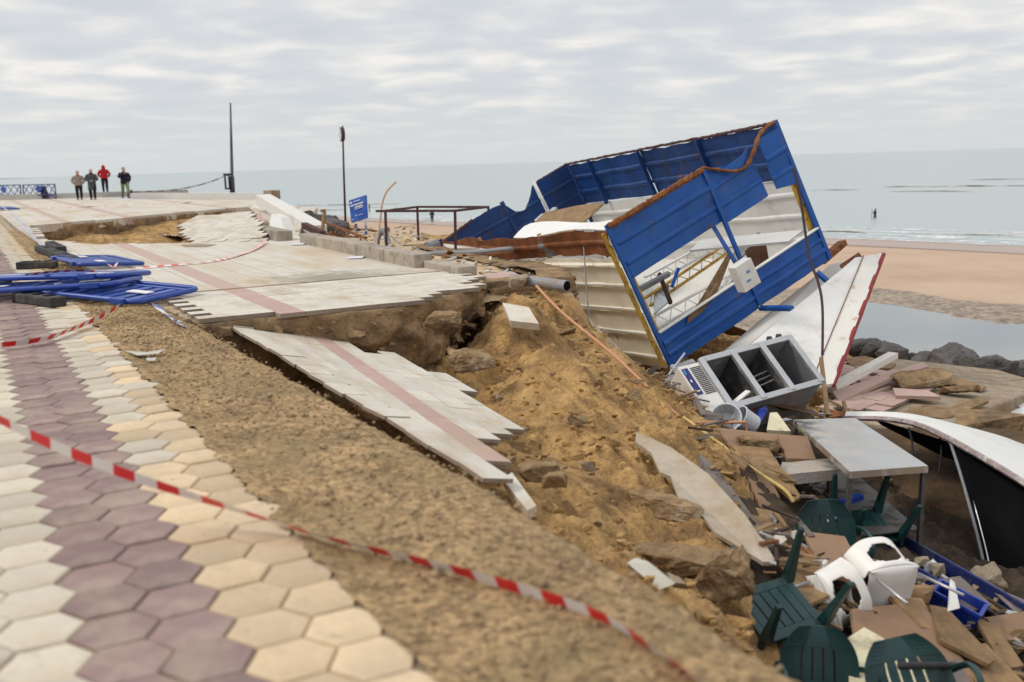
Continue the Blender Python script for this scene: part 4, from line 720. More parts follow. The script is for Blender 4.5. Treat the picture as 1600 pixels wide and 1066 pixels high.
mb.prism([on_board(.07, .82), on_board(.2, .82), on_board(.17, .9), on_board(.13, .93), on_board(.09, .9)], nb * .003); LT = mb.build('lettering', M('sign_white', (.7, .72, .78), .6, bump=0), bd); LT['kind'] = 'stuff'
for x in (556.5, 571.5): mb = MB(); d_ = 29.45 if x < 560 else 29.1; mb.bar(P(x - .5, 350 if x < 560 else 345, d_), P(x + 1, 371 if x < 560 else 373, d_), .09, .06, up=(1, 0, 0)); mb.build('post', M('peeling_post', (.5, .5, .55), .6, dirt=(.06, .06, .25), dscale=5, dthr=(.48, .52)), sg)
lp = thing('street_post', G(541, 366, -.5), 'thin dark post carrying a round white sign', 'post'); dp = float((G(541, 366, -.5) - CAM) @ _f)
mb = MB(); mb.tube([P(540.6, 368, dp), P(537.5, 280, dp), P(535.2, 197, dp)], [.038, .032, .026], 8); mb.build('pole', M('brown_post', (.055, .03, .03), .6), lp, True)
c = P(535.6, 210, dp); v_ = nrm(np.array([-1, -.42, 0])); x_ = np.cross(v_, (0, 0, 1)); mb = MB(); mb.rings([[c + v_ * h + (x_ * math.cos(a) + np.array([0, 0, 1]) * math.sin(a) * 1.25) * .17 for a in np.linspace(0, 2 * math.pi, 20, endpoint=False)] for h in (-.03, .08)]); disc = mb.build('sign_disc', M('dark_rim', (.05, .04, .045), .6), lp)
mb = MB(); mb.rings([[c + v_ * h + (x_ * math.cos(a) + np.array([0, 0, 1]) * math.sin(a) * 1.25) * .15 for a in np.linspace(0, 2 * math.pi, 20, endpoint=False)] for h in (.081, .086)]); mb.build('sign_face', M('sign_face_white', (.62, .61, .58), .6, dirt=(.2, .2, .2), dscale=9, dthr=(.55, .65)), disc)
lb_ = P(363, 299, 63.0); lt = P(360, 161, 63.0); lr = thing('lamp_post', lb_ - (0, 0, .3), 'tall dark tapering lamp post with a bin behind the seawall', 'lamp post')
mb = MB(); mb.tube([lb_ - (0, 0, .3), lb_ + (lt - lb_) * .16, lb_ + (lt - lb_) * .17, lb_ + (lt - lb_) * .55, lt], [.17, .15, .11, .085, .05], 10); mb.build('pole', M('lamp_paint', (.06, .065, .075), .5), lr, True)
mb = MB(); c = P(355.5, 285, 62.8); mb.box(c + (-.16, -.12, -.45), c + (.16, .12, -.35)); mb.box(c + (-.2, -.15, .42), c + (.26, .15, .55)); mb.box(c + (-.17, -.1, -.4), c + (-.1, .1, .45)); mb.box(c + (.08, -.1, -.4), c + (.14, .1, .45)); mb.build('bin', M('bin_black', (.025, .026, .03), .5), lr)
# far crowd barriers
FEN = M('fence_navy', (.02, .035, .16), .5)
for i, (x0, x1, lb) in enumerate(((-45, 34, 'lattice crowd barrier cut by the left edge'), (38, 88, 'lattice crowd barrier right of the cut one on the far promenade'))):
    a, b = G(x0, 311.5), G(x1, 311); z1 = 1.0; root = thing('crowd_barrier', (a + b) / 2, lb, 'barrier', 'lattice barriers on the far promenade'); up_ = np.array([0, 0, 1.0])
    for p in (a, b): mb = MB(); mb.bar(p + up_ * .05, p + up_ * z1, .06, .06, up=(1, 0, 0)); mb.build('post', FEN, root)
    for z in (.3, .97): mb = MB(); mb.bar(a + up_ * z, b + up_ * z, .06, .06); mb.build('rail', FEN, root)
    L_ = np.linalg.norm(b - a); k = 8 if i == 0 else 5
    for j in range(k):
        for s_ in (0, 1):
            mb = MB(); p, q_ = a + (b - a) * j / k, a + (b - a) * (j + 1) / k; mb.bar(p + up_ * (.3 if s_ else .97), q_ + up_ * (.97 if s_ else .3), .035, .035); mb.build('lattice_bar', FEN, root)
    c = (a + b) / 2 if i else a + (b - a) * .68; d = nrm(b - a); mb = MB(); mb.prism([c + up_ * .42, c + d * .42 + up_ * .68, c + up_ * .94, c - d * .42 + up_ * .68], np.cross(d, up_) * .06); mb.build('diamond_plate', BBLUE, root)
    for p in (a + (b - a) * .15, a + (b - a) * .85): mb = MB(); mb.bar(p + np.cross(d, up_) * .35, p + up_ * .3, .05, .05); mb.bar(p - np.cross(d, up_) * .35, p + up_ * .3, .05, .05); mb.build('foot', FEN, root)
mb = MB(); c = G(70, 311); mb.obox(c + (0, 0, .42), (.22, 0, .05), (0, .05, 0), (-.1, 0, .42)); one('dark_panel', mb, DARK, 'dark panel leaning on the far crowd barrier', 'panel')
# ================================================================ blue plastic barriers thrown flat
def barrier(c, ux, tilt, label, L_=2.05, H_=1.0, nsl=9):
    ux = nrm(ux); uz = nrm(np.array([0, 0, 1.0]) + tilt); uy = nrm(np.cross(uz, ux)); ux = np.cross(uy, uz); c = np.asarray(c, float)
    root = thing('pedestrian_barrier', c, label, 'barrier', 'blue plastic barriers heaped on the paving')
    def q(x, y, z=0): return c + ux * x + uy * y + uz * z
    pts = []
    for (cx_, cy_, a0) in ((L_ / 2 - .14, H_ / 2 - .14, 0), (-L_ / 2 + .14, H_ / 2 - .14, 90), (-L_ / 2 + .14, -H_ / 2 + .14, 180), (L_ / 2 - .14, -H_ / 2 + .14, 270)):
        for k in range(5): a = math.radians(a0 + 22.5 * k); pts.append(q(cx_ + .14 * math.cos(a), cy_ + .14 * math.sin(a)))
    mb = MB(); mb.tube(pts, .033, 8, closed=True); mb.build('frame', BBLUE, root, True)
    for k in range(nsl): x = -L_ / 2 + L_ * (k + 1) / (nsl + 1); mb = MB(); mb.obox(q(x, -.04), ux * .062, uy * (H_ / 2 - .1), uz * .014); mb.build('slat', BBLUE, root, bevel=.008)
    mb = MB(); mb.obox(q(0, H_ / 2 - .2), ux * (L_ / 2 - .05), uy * .035, uz * .024); mb.build('rail', BBLUE, root, bevel=.008)
    for k in (-.5, .5): mb = MB(); mb.obox(q(k * L_ * .62, -.1, .03), ux * .17, uy * .06, uz * .006); mb.build('reflector', TWHITE, root)
    for sx in (-1, 1): mb = MB(); mb.obox(q(sx * (L_ / 2 - .28), -H_ / 2 - .03), ux * .11, uy * .05, uz * .035); mb.build('foot_tab', BBLUE, root, bevel=.01)
    return root
barrier(G(170, 452, .10), G(290, 462, .1) - G(60, 452, .1), np.array([.02, -.05, 0]), 'blue barrier lying nearest, at the front of the heap')
barrier(G(95, 431, .22), G(240, 429, .2) - G(0, 431, .2), np.array([.0, .07, 0]), 'blue barrier lying uppermost, seen almost edge on')
barrier(G(152, 407, .08), SQ(0, .55) - SQ(3, .2), np.array([.05, .04, 0]), 'blue barrier lying lengthwise behind the heap')
barrier(G(75, 446, .15), G(200, 440, .1) - G(0, 446, .1), np.array([-.03, .03, 0]), 'blue barrier under the uppermost one, at the left of the heap')
barrier(G(5, 325, .1), SQ(0, .5) - SQ(3, .0), np.array([.05, .02, 0]), 'small far blue barrier lying at the left edge')
def foot(a, b, label):
    a, b = G(*a), G(*b); root = thing('rubber_block', (a + b) / 2, label, 'barrier foot', 'rubber feet of the barriers'); d = nrm(b - a); L_ = np.linalg.norm(b - a); mb = MB(); mb.bar(a, b, .2, .12); mb.build('block', DARK, root, bevel=.02)
    for k in (.22, .5, .78): mb = MB(); mb.obox(a + (b - a) * k + (0, 0, .062), d * .06, nrm(np.cross(d, (0, 0, 1))) * .05, (0, 0, .006)); mb.build('recess', BLACK, root)
foot((30, 464, .06), (92, 472, .06), 'black rubber foot lying in front of the heaped barriers')
foot((62, 388, .06), (118, 407, .06), 'long black rubber foot behind the heaped barriers')
foot((28, 415, .06), (88, 413, .06), 'black rubber foot lying flat left of the heap')
foot((78, 381, .06), (96, 390, .06), 'short dark foot farthest behind the barriers')
foot((-8, 447, .06), (12, 444, .06), 'dark foot cut by the left edge')
# ================================================================ striped tape
def tape(pts, wdt, label, per=0.16, twist=0.0, seed=0, mats=None, lift=None):
    path = smooth_path([np.asarray(p, float) for p in pts], 14); L_ = [0]
    for a, b in zip(path[:-1], path[1:]): L_.append(L_[-1] + np.linalg.norm(b - a))
    tot = L_[-1]; n = max(4, int(tot / (per / 4))); mb = MB(); prev = None; L_ = np.array(L_); PA = np.array(path)
    for i in range(n + 1):
        u = tot * i / n; p = np.array([np.interp(u, L_, PA[:, k]) for k in range(3)]); p2 = np.array([np.interp(min(tot, u + .02), L_, PA[:, k]) for k in range(3)]); p1 = np.array([np.interp(max(0, u - .02), L_, PA[:, k]) for k in range(3)])
        d = nrm(p2 - p1); sd = nrm(np.cross(d, (0, 0, 1))); up_ = np.cross(sd, d); a = twist + 0.55 * mnoise.noise(Vector((u * 0.9, seed, 0))); w_ = sd * math.cos(a) + up_ * math.sin(a)
        cur = (p - w_ * wdt / 2, p + w_ * wdt / 2)
        if prev is not None: mb.add([prev[0], prev[1], cur[1], cur[0]], [(0, 1, 2, 3)], (i // 2) % 2)
        prev = cur
    return one('barrier_tape', mb, mats or [RED, TWHITE], label, 'tape')
tape([P(-60, 625, 4.3), P(60, 685, 4.25), P(200, 742, 4.2), P(380, 800, 4.15), G(520, 843, .03), G(700, 888, .02), G(870, 938, .012), G(960, 975, .012), G(1050, 1035, .01), G(1130, 1090, .01)], .066, 'red and white striped tape strung across the foreground', per=.2, twist=.9, seed=1)
tape([G(-30, 541, .06), G(30, 536, .05), G(80, 526, .05), G(140, 503, .05), G(185, 479, .12)], .065, 'red and white tape lying on the hex pavers near the barriers', per=.22, twist=.9, seed=2)
tape([G(415, 376, .05), G(395, 391, .015), G(340, 407, .015), G(260, 415, .015), G(195, 420, .03)], .075, 'red and white tape curving over the tiles behind the barriers', per=.24, seed=3)
tape([P(205, 300, 64), P(270, 297, 63), P(320, 287, 62.8), P(357, 273, 62.6)], .08, 'pale tape hanging from the lamp post to the seawall', per=.9, twist=1.2, seed=4, mats=[TWHITE, PVC])
tape([G(25, 325, .03), G(110, 324.5, .03), G(190, 320, .03), G(270, 318, .03), G(300, 316, .03)], .12, 'red and white tape lying across the far promenade', per=.5, seed=5)
BT = M('tape_blue', (.08, .14, .42), .4, bump=0)
tape([G(-5, 318, .5), G(20, 335, .3), G(45, 362, .1), G(68, 386, .08)], .09, 'blue and white tape running along the left edge to the barriers', per=.5, twist=.4, seed=6, mats=[TWHITE, BT])
tape([G(40, 429, .33), G(110, 423, .3), G(150, 425, .27), G(158, 432, .24)], .06, 'crumpled red and white tape on top of the blue barriers', per=.16, twist=.5, seed=7)
tape([G(170, 413, .14), G(178, 418, .2), G(182, 411, .14)], .06, 'scrap of striped tape on the rear barrier', per=.16, twist=.5, seed=8)
tape([G(244, 476, .08), G(252, 486, .03), G(270, 497, -.02), G(290, 512, -.02)], .12, 'torn blue and white plastic strip by the slab corner', per=.4, twist=.5, seed=9, mats=[BT, TWHITE])
for i, (pts, lb) in enumerate([([(196, 549), (230, 551), (258, 546), (248, 553), (215, 556)], 'white plastic scrap on the aggregate strip'), ([(228, 560), (245, 559), (243, 564), (230, 564)], 'smaller white scrap on the aggregate strip')]):
    mb = MB(); mb.prism([G(x, y, .012) for x, y in pts], (0, 0, .004)); one('plastic_scrap', mb, M('dirty_scrap', (.5, .46, .4), .7), lb, 'scrap')
# ================================================================ the wrecked kiosk (frame: a across the front, b up, c to the rear)
KO = np.array([2.52, 15.6, -1.75]); KA = np.array([0.81688, 0.40205, 0.41359]); KB = np.array([-0.40859, -0.10279, 0.90691]); KC = np.array([-0.40714, 0.90983, -0.08031])
WA, HB, DC = 3.623, 2.5, 7.53
def K(a, b, c): return KO + KA * a + KB * b + KC * c
kiosk = thing('kiosk', K(1.8, 0, 3.5), 'wrecked blue and cream steel kiosk tipped over on the collapsed sand', 'kiosk')
def rib_panel(name, fn, u0, u1, v0, v1, mat, ribs, nrmv, depth=.03, top=None, n_u=24, wob=.045, seed=0, rw=.05, th=.012, bot=None):
    vs_ = [v0]
    for r in ribs: vs_ += [r - rw, r - rw * .4, r + rw * .4, r + rw]
    vs_ = sorted([v for v in vs_ if v0 <= v <= v1] + [v1]); rows = []
    for i in range(n_u + 1):
        u = u0 + (u1 - u0) * i / n_u; vt = top(u) if top else v1; vb = bot(u) if bot else v0; r_ = []
        for v in vs_:
            vv = min(max(v, vb), vt); off = sum(depth for r in ribs if abs(v - r) < rw * .5) + wob * fbm(u * 1.1, vv * 1.6, seed, 3)
            r_.append(np.asarray(fn(u, vv)) + nrmv * off)
        rows.append(r_)
    mb = MB(); mb.shell(rows, -nrmv * th); return mb.build(name, mat, kiosk)
F_ = -KC
rib_panel('front_fascia', lambda u, v: K(u, v, -.02), 0.03, 1.95, 1.56, 2.45, BLUE, [1.82, 2.16], F_, seed=1)
rib_panel('front_fascia', lambda u, v: K(u, v, -.02 + .10 * max(0, u - 2.2) + .06 * (v - 1.6)), 1.98, 2.98, 1.50, 2.42, BLUE, [1.80, 2.12], F_, seed=2, top=lambda u: 2.42 - .30 * max(0, (u - 2.1)) - .10 * max(0, math.sin(u * 5)))
rib_panel('front_fascia', lambda u, v: K(u, v, -.03), 3.14, 3.60, 1.42, 2.42, BLUE, [1.72, 2.06], F_, seed=3, bot=lambda u: 1.42 + .25 * (3.6 - u))
rib_panel('counter_panel', lambda u, v: K(u, v, -.02), .03, 1.93, -.04, .56, BLUE, [.16, .36], F_, seed=4)
rib_panel('counter_panel', lambda u, v: K(u, v, -.02), 1.98, 3.60, -.04, .56, BLUE, [.16, .36], F_, seed=5)
for u0, u1 in ((.03, 3.6),):
    mb = MB(); mb.bar(K(u0, .575, -.04), K(u1, .575, -.04), .08, .02, up=KB); mb.build('counter_edge', WHITEP, kiosk)
for u0, u1, sd in ((.45, 1.75, 1), (2.35, 3.4, 2)):      # pressed door outlines
    pass
for a, b0, b1, c, w_, mt in ((0, -.02, 2.5, 0, .06, BLUE), (1.955, 0.0, 2.46, -.03, .06, BLUE), (WA, -.02, 2.55, 0, .07, BLUE), (WA, 0, 2.5, DC, .09, BLUER), (0, 0, 2.45, DC, .09, BLUER), (WA - .06, .55, 2.3, .08, .07, YEL), (.08, .05, 2.4, .10, .06, YEL)):
    mb = MB(); mb.bar(K(a, b0, c), K(a, b1, c), w_, w_, up=KA); mb.build('post', mt, kiosk)
mb = MB(); mb.bar(K(-.09, .02, .05), K(-.09, 2.4, .05), .05, .05, up=KA); mb.build('post', YEL, kiosk)
# right-hand parapet seen from inside
for c0, c1, sd in ((.06, 2.2, 6), (2.24, 4.3, 7), (4.34, 7.45, 8)):
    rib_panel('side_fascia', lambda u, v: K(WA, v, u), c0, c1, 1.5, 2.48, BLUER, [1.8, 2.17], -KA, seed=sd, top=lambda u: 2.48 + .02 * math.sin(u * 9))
for c in (2.22, 4.32, 6.4): mb = MB(); mb.bar(K(WA - .05, 1.45, c), K(WA - .05, 2.5, c), .08, .06, up=KC); mb.build('stiffener', BLUER, kiosk)
def btop(a):       # torn rear parapet
    return float(np.interp(a, [0, .35, .9, 1.5, 1.75, 1.95, 2.15, 2.4, 2.6, 3.6], [2.35, 2.4, 2.45, 2.48, 2.44, 2.14, 2.08, 2.26, 2.5, 2.5])) + .02 * mnoise.noise(Vector((a * 9, 0, 0)))
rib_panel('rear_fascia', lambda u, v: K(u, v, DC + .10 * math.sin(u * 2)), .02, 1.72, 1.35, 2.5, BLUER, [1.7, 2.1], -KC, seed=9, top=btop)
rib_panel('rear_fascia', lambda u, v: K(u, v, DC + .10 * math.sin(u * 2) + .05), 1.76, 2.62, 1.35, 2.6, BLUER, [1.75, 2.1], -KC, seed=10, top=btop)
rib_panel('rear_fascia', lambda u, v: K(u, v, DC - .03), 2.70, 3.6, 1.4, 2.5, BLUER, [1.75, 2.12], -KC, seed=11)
mb = MB(); mb.tube([K(2.66, 2.55, DC - .05), K(2.66, 1.3, DC - .12)], .035, 8); mb.build('drain_tube', WHITEP, kiosk, True)
mb = MB(); mb.bar(K(1.74, 2.5, DC), K(1.74, 1.2, DC - .05), .08, .08, up=KA); mb.build('stiffener', BLUER, kiosk)
# rusted top edges
def rusty_edge(p0, p1, r, seed, n=40, up=KB, nm='rusted_edge'):
    pts = [np.asarray(p0) + (np.asarray(p1) - np.asarray(p0)) * i / n + KB * .02 * mnoise.noise(Vector((i * .6, seed, 0))) + KA * .015 * mnoise.noise(Vector((i * .5, seed, 5))) for i in range(n + 1)]
    mb = MB(); mb.tube(pts, [r * (1 + .5 * mnoise.noise(Vector((i * .9, seed, 8)))) for i in range(n + 1)], 6); mb.build(nm, RUSTM if seed % 2 else DRUST, kiosk)
rusty_edge(K(WA, 2.51, 0), K(WA, 2.50, 2.2), .03, 2); rusty_edge(K(WA, 2.51, 2.25), K(WA, 2.52, DC), .028, 4); rusty_edge(K(.0, 2.47, -.03), K(1.95, 2.47, -.03), .05, 1); rusty_edge(K(2.75, 2.5, DC), K(WA, 2.52, DC), .025, 6); rusty_edge(K(0, 2.36, DC), K(.9, 2.47, DC), .03, 8)
pth = smooth_path([K(1.97, 2.50, -.03), K(2.25, 2.32, -.05), K(2.5, 2.18, -.06), K(2.75, 2.16, -.06), K(3.0, 2.32, -.05), K(3.25, 2.5, -.03), K(WA, 2.54, 0)], 6)
mb = MB(); mb.tube(pth, [.045 + .012 * math.sin(i * 1.7) for i in range(len(pth))], 6, el=.6); mb.build('bent_top_rail', RUSTM, kiosk)
mb = MB(); mb.prism([K(2.2, 2.3, -.03), K(2.6, 2.12, -.03), K(2.95, 2.42, -.02), K(2.75, 2.34, -.02)], F_ * .01); mb.build('torn_strip', BLUE, kiosk)
# cream left wall with long horizontal ribs, its rusted top and torn roof sheet
def ltop(u): return 1.94 + .05 * mnoise.noise(Vector((u * 2.3, 1, 0))) + .03 * mnoise.noise(Vector((u * 7, 1, 0)))
rib_panel('left_wall', lambda u, v: K(-.03, v, u), .08, DC, 0, 1.98, WALLC, [.12, .56, 1.0, 1.44, 1.82], -KA, depth=.045, seed=12, top=ltop, n_u=60, rw=.045)
for b in (.165, .605, 1.045, 1.485):
    mb = MB(); mb.bar(K(-.085, b, .1), K(-.085, b, DC), .03, .012, up=KA); mb.build('wall_ledge', WHITEP, kiosk)
rib_panel('rusted_wall_top', lambda u, v: K(-.02 + .05 * math.sin(u * 1.3), v, u), .1, DC, 1.93, 2.42, M('rusted_band', (0.20, 0.065, 0.02), .85, var=.5, scale=2.2, bump=.5, bscale=14, dirt=(.20, .22, .23), dscale=1.1, dthr=(.56, .62), rnd=0), [2.2], -KA, seed=13, n_u=60, wob=.06, top=lambda u: 2.40 + .06 * mnoise.noise(Vector((u * 1.1, 0, 4))), bot=lambda u: 1.97 + .05 * max(0, mnoise.noise(Vector((u * 4, 0, 2)))))
mb = MB(); mb.shell([[K(.02 + .45 * j / 3, 2.40 + .05 * math.sin(i * .8 + j), .15 + i * .5) for j in range(4)] for i in range(8)], KB * .01); mb.build('roof_sheet', WHITEP, kiosk, True)
mb = MB(); mb.shell([[K(.9 + .9 * j / 3, 1.95 + .06 * j + .03 * math.sin(i), 3.2 + i * .5) for j in range(4)] for i in range(6)], KB * .02); mb.build('ceiling_board', WOOD, kiosk)
for c in (2.6, 5.4): mb = MB(); mb.bar(K(.06, .3, c), K(.06, 2.4, c), .06, .06, up=KC); mb.build('post', YEL, kiosk)
rib_panel('right_wall', lambda u, v: K(WA + .0, v, u), .12, DC, .0, 1.48, WHITEP, [.35, .8, 1.2], -KA, seed=14, n_u=30)
mb = MB(); mb.obox(K(WA / 2, -.05, DC / 2 + .15), KA * WA / 2, KC * (DC / 2 - .05), KB * .04); mb.build('floor', WHITEP, kiosk)
rib_panel('rear_wall', lambda u, v: K(u, v, DC + .02), .1, WA - .1, .0, 1.33, WHITEP, [.4, .85], -KC, seed=15)
mb = MB(); mb.bar(K(1.95, -.06, -.02), K(2.0, -.06, -.75), .09, .06, up=KB); mb.build('floor_beam', BLUE, kiosk)
mb = MB(); mb.bar(K(3.2, -.06, -.1), K(3.3, -.5, -.35), .09, .06, up=KB); mb.build('floor_beam', BLUE, kiosk)
mb = MB(); mb.bar(K(3.5, -.03, .1), K(4.25, -.05, .3), .16, .10, up=KB); mb.build('floor_beam', RUSTM, kiosk)
mb = MB(); mb.bar(K(3.75, .12, .9), K(4.1, .26, .8), .09, .03, up=KB); mb.bar(K(3.8, .2, .82), K(4.05, .18, .95), .08, .03, up=KB); mb.build('yellow_bracket', YEL, kiosk)
# loose insides
def kp(name, pts, th, mat): return plate(name, pts, th, mat, None, None, parent=kiosk)
kp('shelf', [(1078, 391, 16.5), (1232, 377, 16.8), (1256, 359, 17.0), (1096, 374, 16.8)], .05, WHITEP)
kp('shelf', [(1022, 456, 17.2), (1045, 442, 17.6), (1048, 468, 17.0), (1022, 490, 16.7)], .04, ALU)
kp('brown_panel', [(1164, 392, 17.0), (1194, 364, 17.2), (1202, 408, 16.9), (1180, 428, 16.7)], .03, M('dark_board', (.11, .05, .025), .7))
kp('door_leaf', [(1140, 400, 17.4), (1185, 362, 17.8), (1190, 366, 17.7), (1168, 392, 17.2), (1150, 412, 17.2)], .03, GREYM)
kp('plank', [(1136, 398, 16.4), (1143, 400, 16.4), (1120, 460, 16.2), (1098, 486, 16.0), (1074, 506, 15.9), (1075, 497, 15.9), (1092, 472, 16.1)], .03, WOOD)
def lattice(p0, p1, dep, nseg, mat, label=None):
    p0, p1 = P(*p0), P(*p1); d = nrm(p1 - p0); s_ = nrm(np.cross(d, ray(1080, 450))); root = MB()
    for s in (-1, 1): root.bar(p0 + s_ * dep / 2 * s, p1 + s_ * dep / 2 * s, .055, .03)
    for k in range(nseg):
        a = p0 + (p1 - p0) * k / nseg + s_ * dep / 2 * (1 if k % 2 else -1); b = p0 + (p1 - p0) * (k + 1) / nseg + s_ * dep / 2 * (-1 if k % 2 else 1); root.bar(a, b, .014, .014)
    root.build('roof_truss', mat, kiosk)
lattice((1012, 440, 17.0), (1105, 388, 18.6), .17, 10, WHITEP); lattice((1012, 472, 16.9), (1136, 388, 19.0), .16, 13, YEL); lattice((1018, 508, 16.6), (1160, 428, 18.6), .20, 13, WHITEP); lattice((1030, 520, 16.8), (1120, 470, 18.0), .14, 9, WHITEP)
for a, b, w_, mt in (((1030, 428, 16.6), (1048, 474, 16.3), .08, DRUST), ((1112, 350, 16.3), (1150, 412, 16.1), .07, BLUE), ((1060, 420, 17.4), (1050, 448, 17.3), .09, BLUE), ((1150, 430, 17.2), (1140, 462, 17.1), .09, BLUE), ((1000, 452, 16.2), (1045, 428, 16.6), .09, GREYM)):
    mb = MB(); mb.bar(P(*a), P(*b), w_, w_ * .7, up=(1, 0, 0)); mb.build('loose_bar', mt, kiosk)
bx = MB(); c = P(1163, 430, 15.55); bx.obox(c, nrm(KA) * .17, KB * .22, KC * .10); o = bx.build('junction_box', WHITEP, kiosk, bevel=.01)
bx = MB(); bx.obox(c - KC * .103 + KB * .05 + KA * .02, KA * .03, KB * .02, KC * .004); bx.obox(c - KC * .103 - KB * .08 - KA * .03, KA * .04, KB * .015, KC * .004); bx.build('box_label', M('label_blue', (.1, .25, .5), .5), o)
mb = MB(); mb.tube(smooth_path([P(1240, 262, 15.9), P(1252, 320, 15.8), P(1264, 400, 15.6), P(1278, 440, 15.4), P(1285, 480, 15.2), P(1285, 555, 14.8)]), .022, 6); mb.build('hanging_cable', CABLE, kiosk, True)
mb = MB(); mb.tube(smooth_path([P(911, 360, 16.8), P(913, 400, 16.2), P(918, 470, 15.9), P(926, 526, 15.4)]), .012, 6); mb.build('hanging_cable', GREYM, kiosk, True)
for i, (x, y) in enumerate(((846, 345), (855, 340), (864, 335), (849, 352), (858, 349))):
    c = P(x, y, 21.6); mb = MB(); mb.obox(c, nrm((.5, .5, .4)) * .14, nrm((-.7, .7, 0)) * .07, nrm((-.3, -.3, .8)) * .10); mb.build('lamp_unit', ALU, kiosk, bevel=.02)
mb = MB(); mb.tube([K(WA - .12, 1.55, 3.9), K(WA - .12, 1.2, 3.88)], .06, 10); mb.build('lamp_unit', WHITEP, kiosk, True)
mb = MB(); mb.bar(K(WA - .1, 1.35, 3.9), K(WA - .5, .95, 4.6), .05, .05); mb.build('loose_bar', BLUE, kiosk)
# white panel with red edge, fallen against the kiosk
wp = thing('fallen_wall_panel', P(1250, 600, 14.6), 'large white steel panel with a red rusty edge leaning below the kiosk', 'wall panel')
c1, c2, c3, c4 = P(1378, 398, 17.3), P(1299, 602, 14.6), P(1050, 640, 13.9), P(1336, 403, 17.2); pn = nrm(np.cross(c2 - c1, c4 - c1)); pn = pn if (CAM - c1) @ pn > 0 else -pn
def wpq(u, v): return (c1 * (1 - u) + c4 * u) * (1 - v) + (c2 * (1 - u) + c3 * u) * v
mb = MB(); mb.shell([[wpq(u / 10, v / 10) + pn * .02 * fbm(u * .4, v * .4, 0, 2) for v in range(11)] for u in range(11)], -pn * .03); mb.build('sheet', WHITEP, wp, True)
mb = MB(); mb.shell([[wpq(0, v / 12) + nrm(c4 - c1) * (.36 * u - .02) + pn * (.03 - .012 * u) for v in range(13)] for u in (0, .5, 1)], -pn * .05); mb.build('rust_stained_edge', WHITER, wp)
mb = MB(); mb.tube([wpq(0, v / 14) - nrm(c4 - c1) * .03 + pn * .02 * math.sin(v * 2.2) for v in range(15)], [.04 + .01 * math.sin(v * 3.1) for v in range(15)], 6); mb.build('red_trim', REDP, wp)
mb = MB(); mb.tube([wpq(0, v / 10) + nrm(c4 - c1) * .36 + pn * .03 for v in range(11)], .008, 5); mb.build('seam', RUSTM, wp)
plate('metal_sheet', [(1112, 566, 16.3), (1180, 506, 16.9), (1296, 414, 17.6), (1338, 404, 17.7), (1290, 452, 17.2), (1180, 548, 16.3), (1130, 585, 15.9)], .02, WHITEP, 'narrow white sheet between the blue counter and the red edged panel', 'wall panel')
plate('metal_sheet', [(1312, 414, 17.2), (1342, 394, 17.35), (1352, 408, 17.2), (1324, 428, 17.0)], .03, RUSTM, 'rust orange angle plate at the top of the white panel', 'wall panel')
# ================================================================ overturned display fridge
fg = thing('display_fridge', P(1170, 610, 12.2), 'overturned display fridge with three open compartments below the kiosk', 'fridge')
fo = P(1142, 637, 11.7); fx = nrm(P(1291, 597, 12.4) - P(1140, 640, 11.85)); fy = P(1108, 568, 12.3) - P(1142, 645, 11.85); fy = nrm(fy - fx * (fy @ fx)); fz = np.cross(fx, fy); fz = fz if (CAM - fo) @ fz > 0 else -fz
LX, LY, LZ = 1.34, .72, .62
def Fq(x, y, z): return fo + fx * x + fy * y + fz * z
mb = MB(); mb.obox(Fq(LX / 2, LY / 2, -LZ), fx * LX / 2, fy * LY / 2, fz * .015); mb.build('back_panel', M('fridge_inside', (.055, .055, .058), .5, var=.2, dirt=(.2, .17, .12), dscale=3), fg)
for y0 in (.0, LY): mb = MB(); mb.obox(Fq(LX / 2, y0, -LZ / 2), fx * LX / 2, fy * .02, fz * LZ / 2); mb.build('side_panel', ALU, fg)
for x0 in (0.02, LX): mb = MB(); mb.obox(Fq(x0, LY / 2, -LZ / 2), fx * .02, fy * LY / 2, fz * LZ / 2); mb.build('end_panel', ALU, fg)
for x0 in (.0, LX * .345, LX * .67, LX): mb = MB(); mb.obox(Fq(x0, LY / 2, .02), fx * .04, fy * (LY / 2 + .02), fz * .03); mb.build('door_frame', ALU, fg, bevel=.008)
for y0 in (0, LY): mb = MB(); mb.obox(Fq(LX / 2, y0, .015), fx * (LX / 2), fy * .04, fz * .022); mb.build('door_frame', ALU, fg, bevel=.008)
for x0 in (LX * .345, LX * .67): mb = MB(); mb.obox(Fq(x0, LY / 2, -LZ * .5), fx * .015, fy * LY / 2, fz * LZ * .45); mb.build('divider', M('fridge_inside', (.1, .1, .1)), fg)
mb = MB(); mb.obox(Fq(LX * .5, LY * .5, -LZ * .72), fx * .17, fy * .2, fz * .10); mb.build('motor_box', BLACK, fg, bevel=.01)
for k in range(3): mb = MB(); mb.bar(Fq(LX * .37, LY * (.3 + .1 * k), -.1), Fq(LX * .64, LY * (.38 + .1 * k), -.12), .012, .012); mb.build('wire_shelf', ALU, fg)
mb = MB(); mb.bar(Fq(LX * .05, .06, -.05), Fq(LX * .27, .16, -.02), .07, .02); mb.build('loose_rail', WHITEP, fg)
mb = MB(); mb.obox(Fq(-.19, LY / 2 - .01, -LZ / 2 + .02), fx * .15, fy * (LY / 2 + .0), fz * LZ / 2); pn_ = mb.build('machine_end', WPLAS, fg, bevel=.015)
def endq(u, v, h=.004): return Fq(-.34 + .30 * u, LY * v - .01, .02 + h)
mb = MB(); mb.prism([endq(.06, .38), endq(.34, .38), endq(.34, .93), endq(.06, .93)], fz * .004); lab = mb.build('control_label', M('label_navy', (.02, .025, .13), .4, bump=0), pn_)
mb = MB()
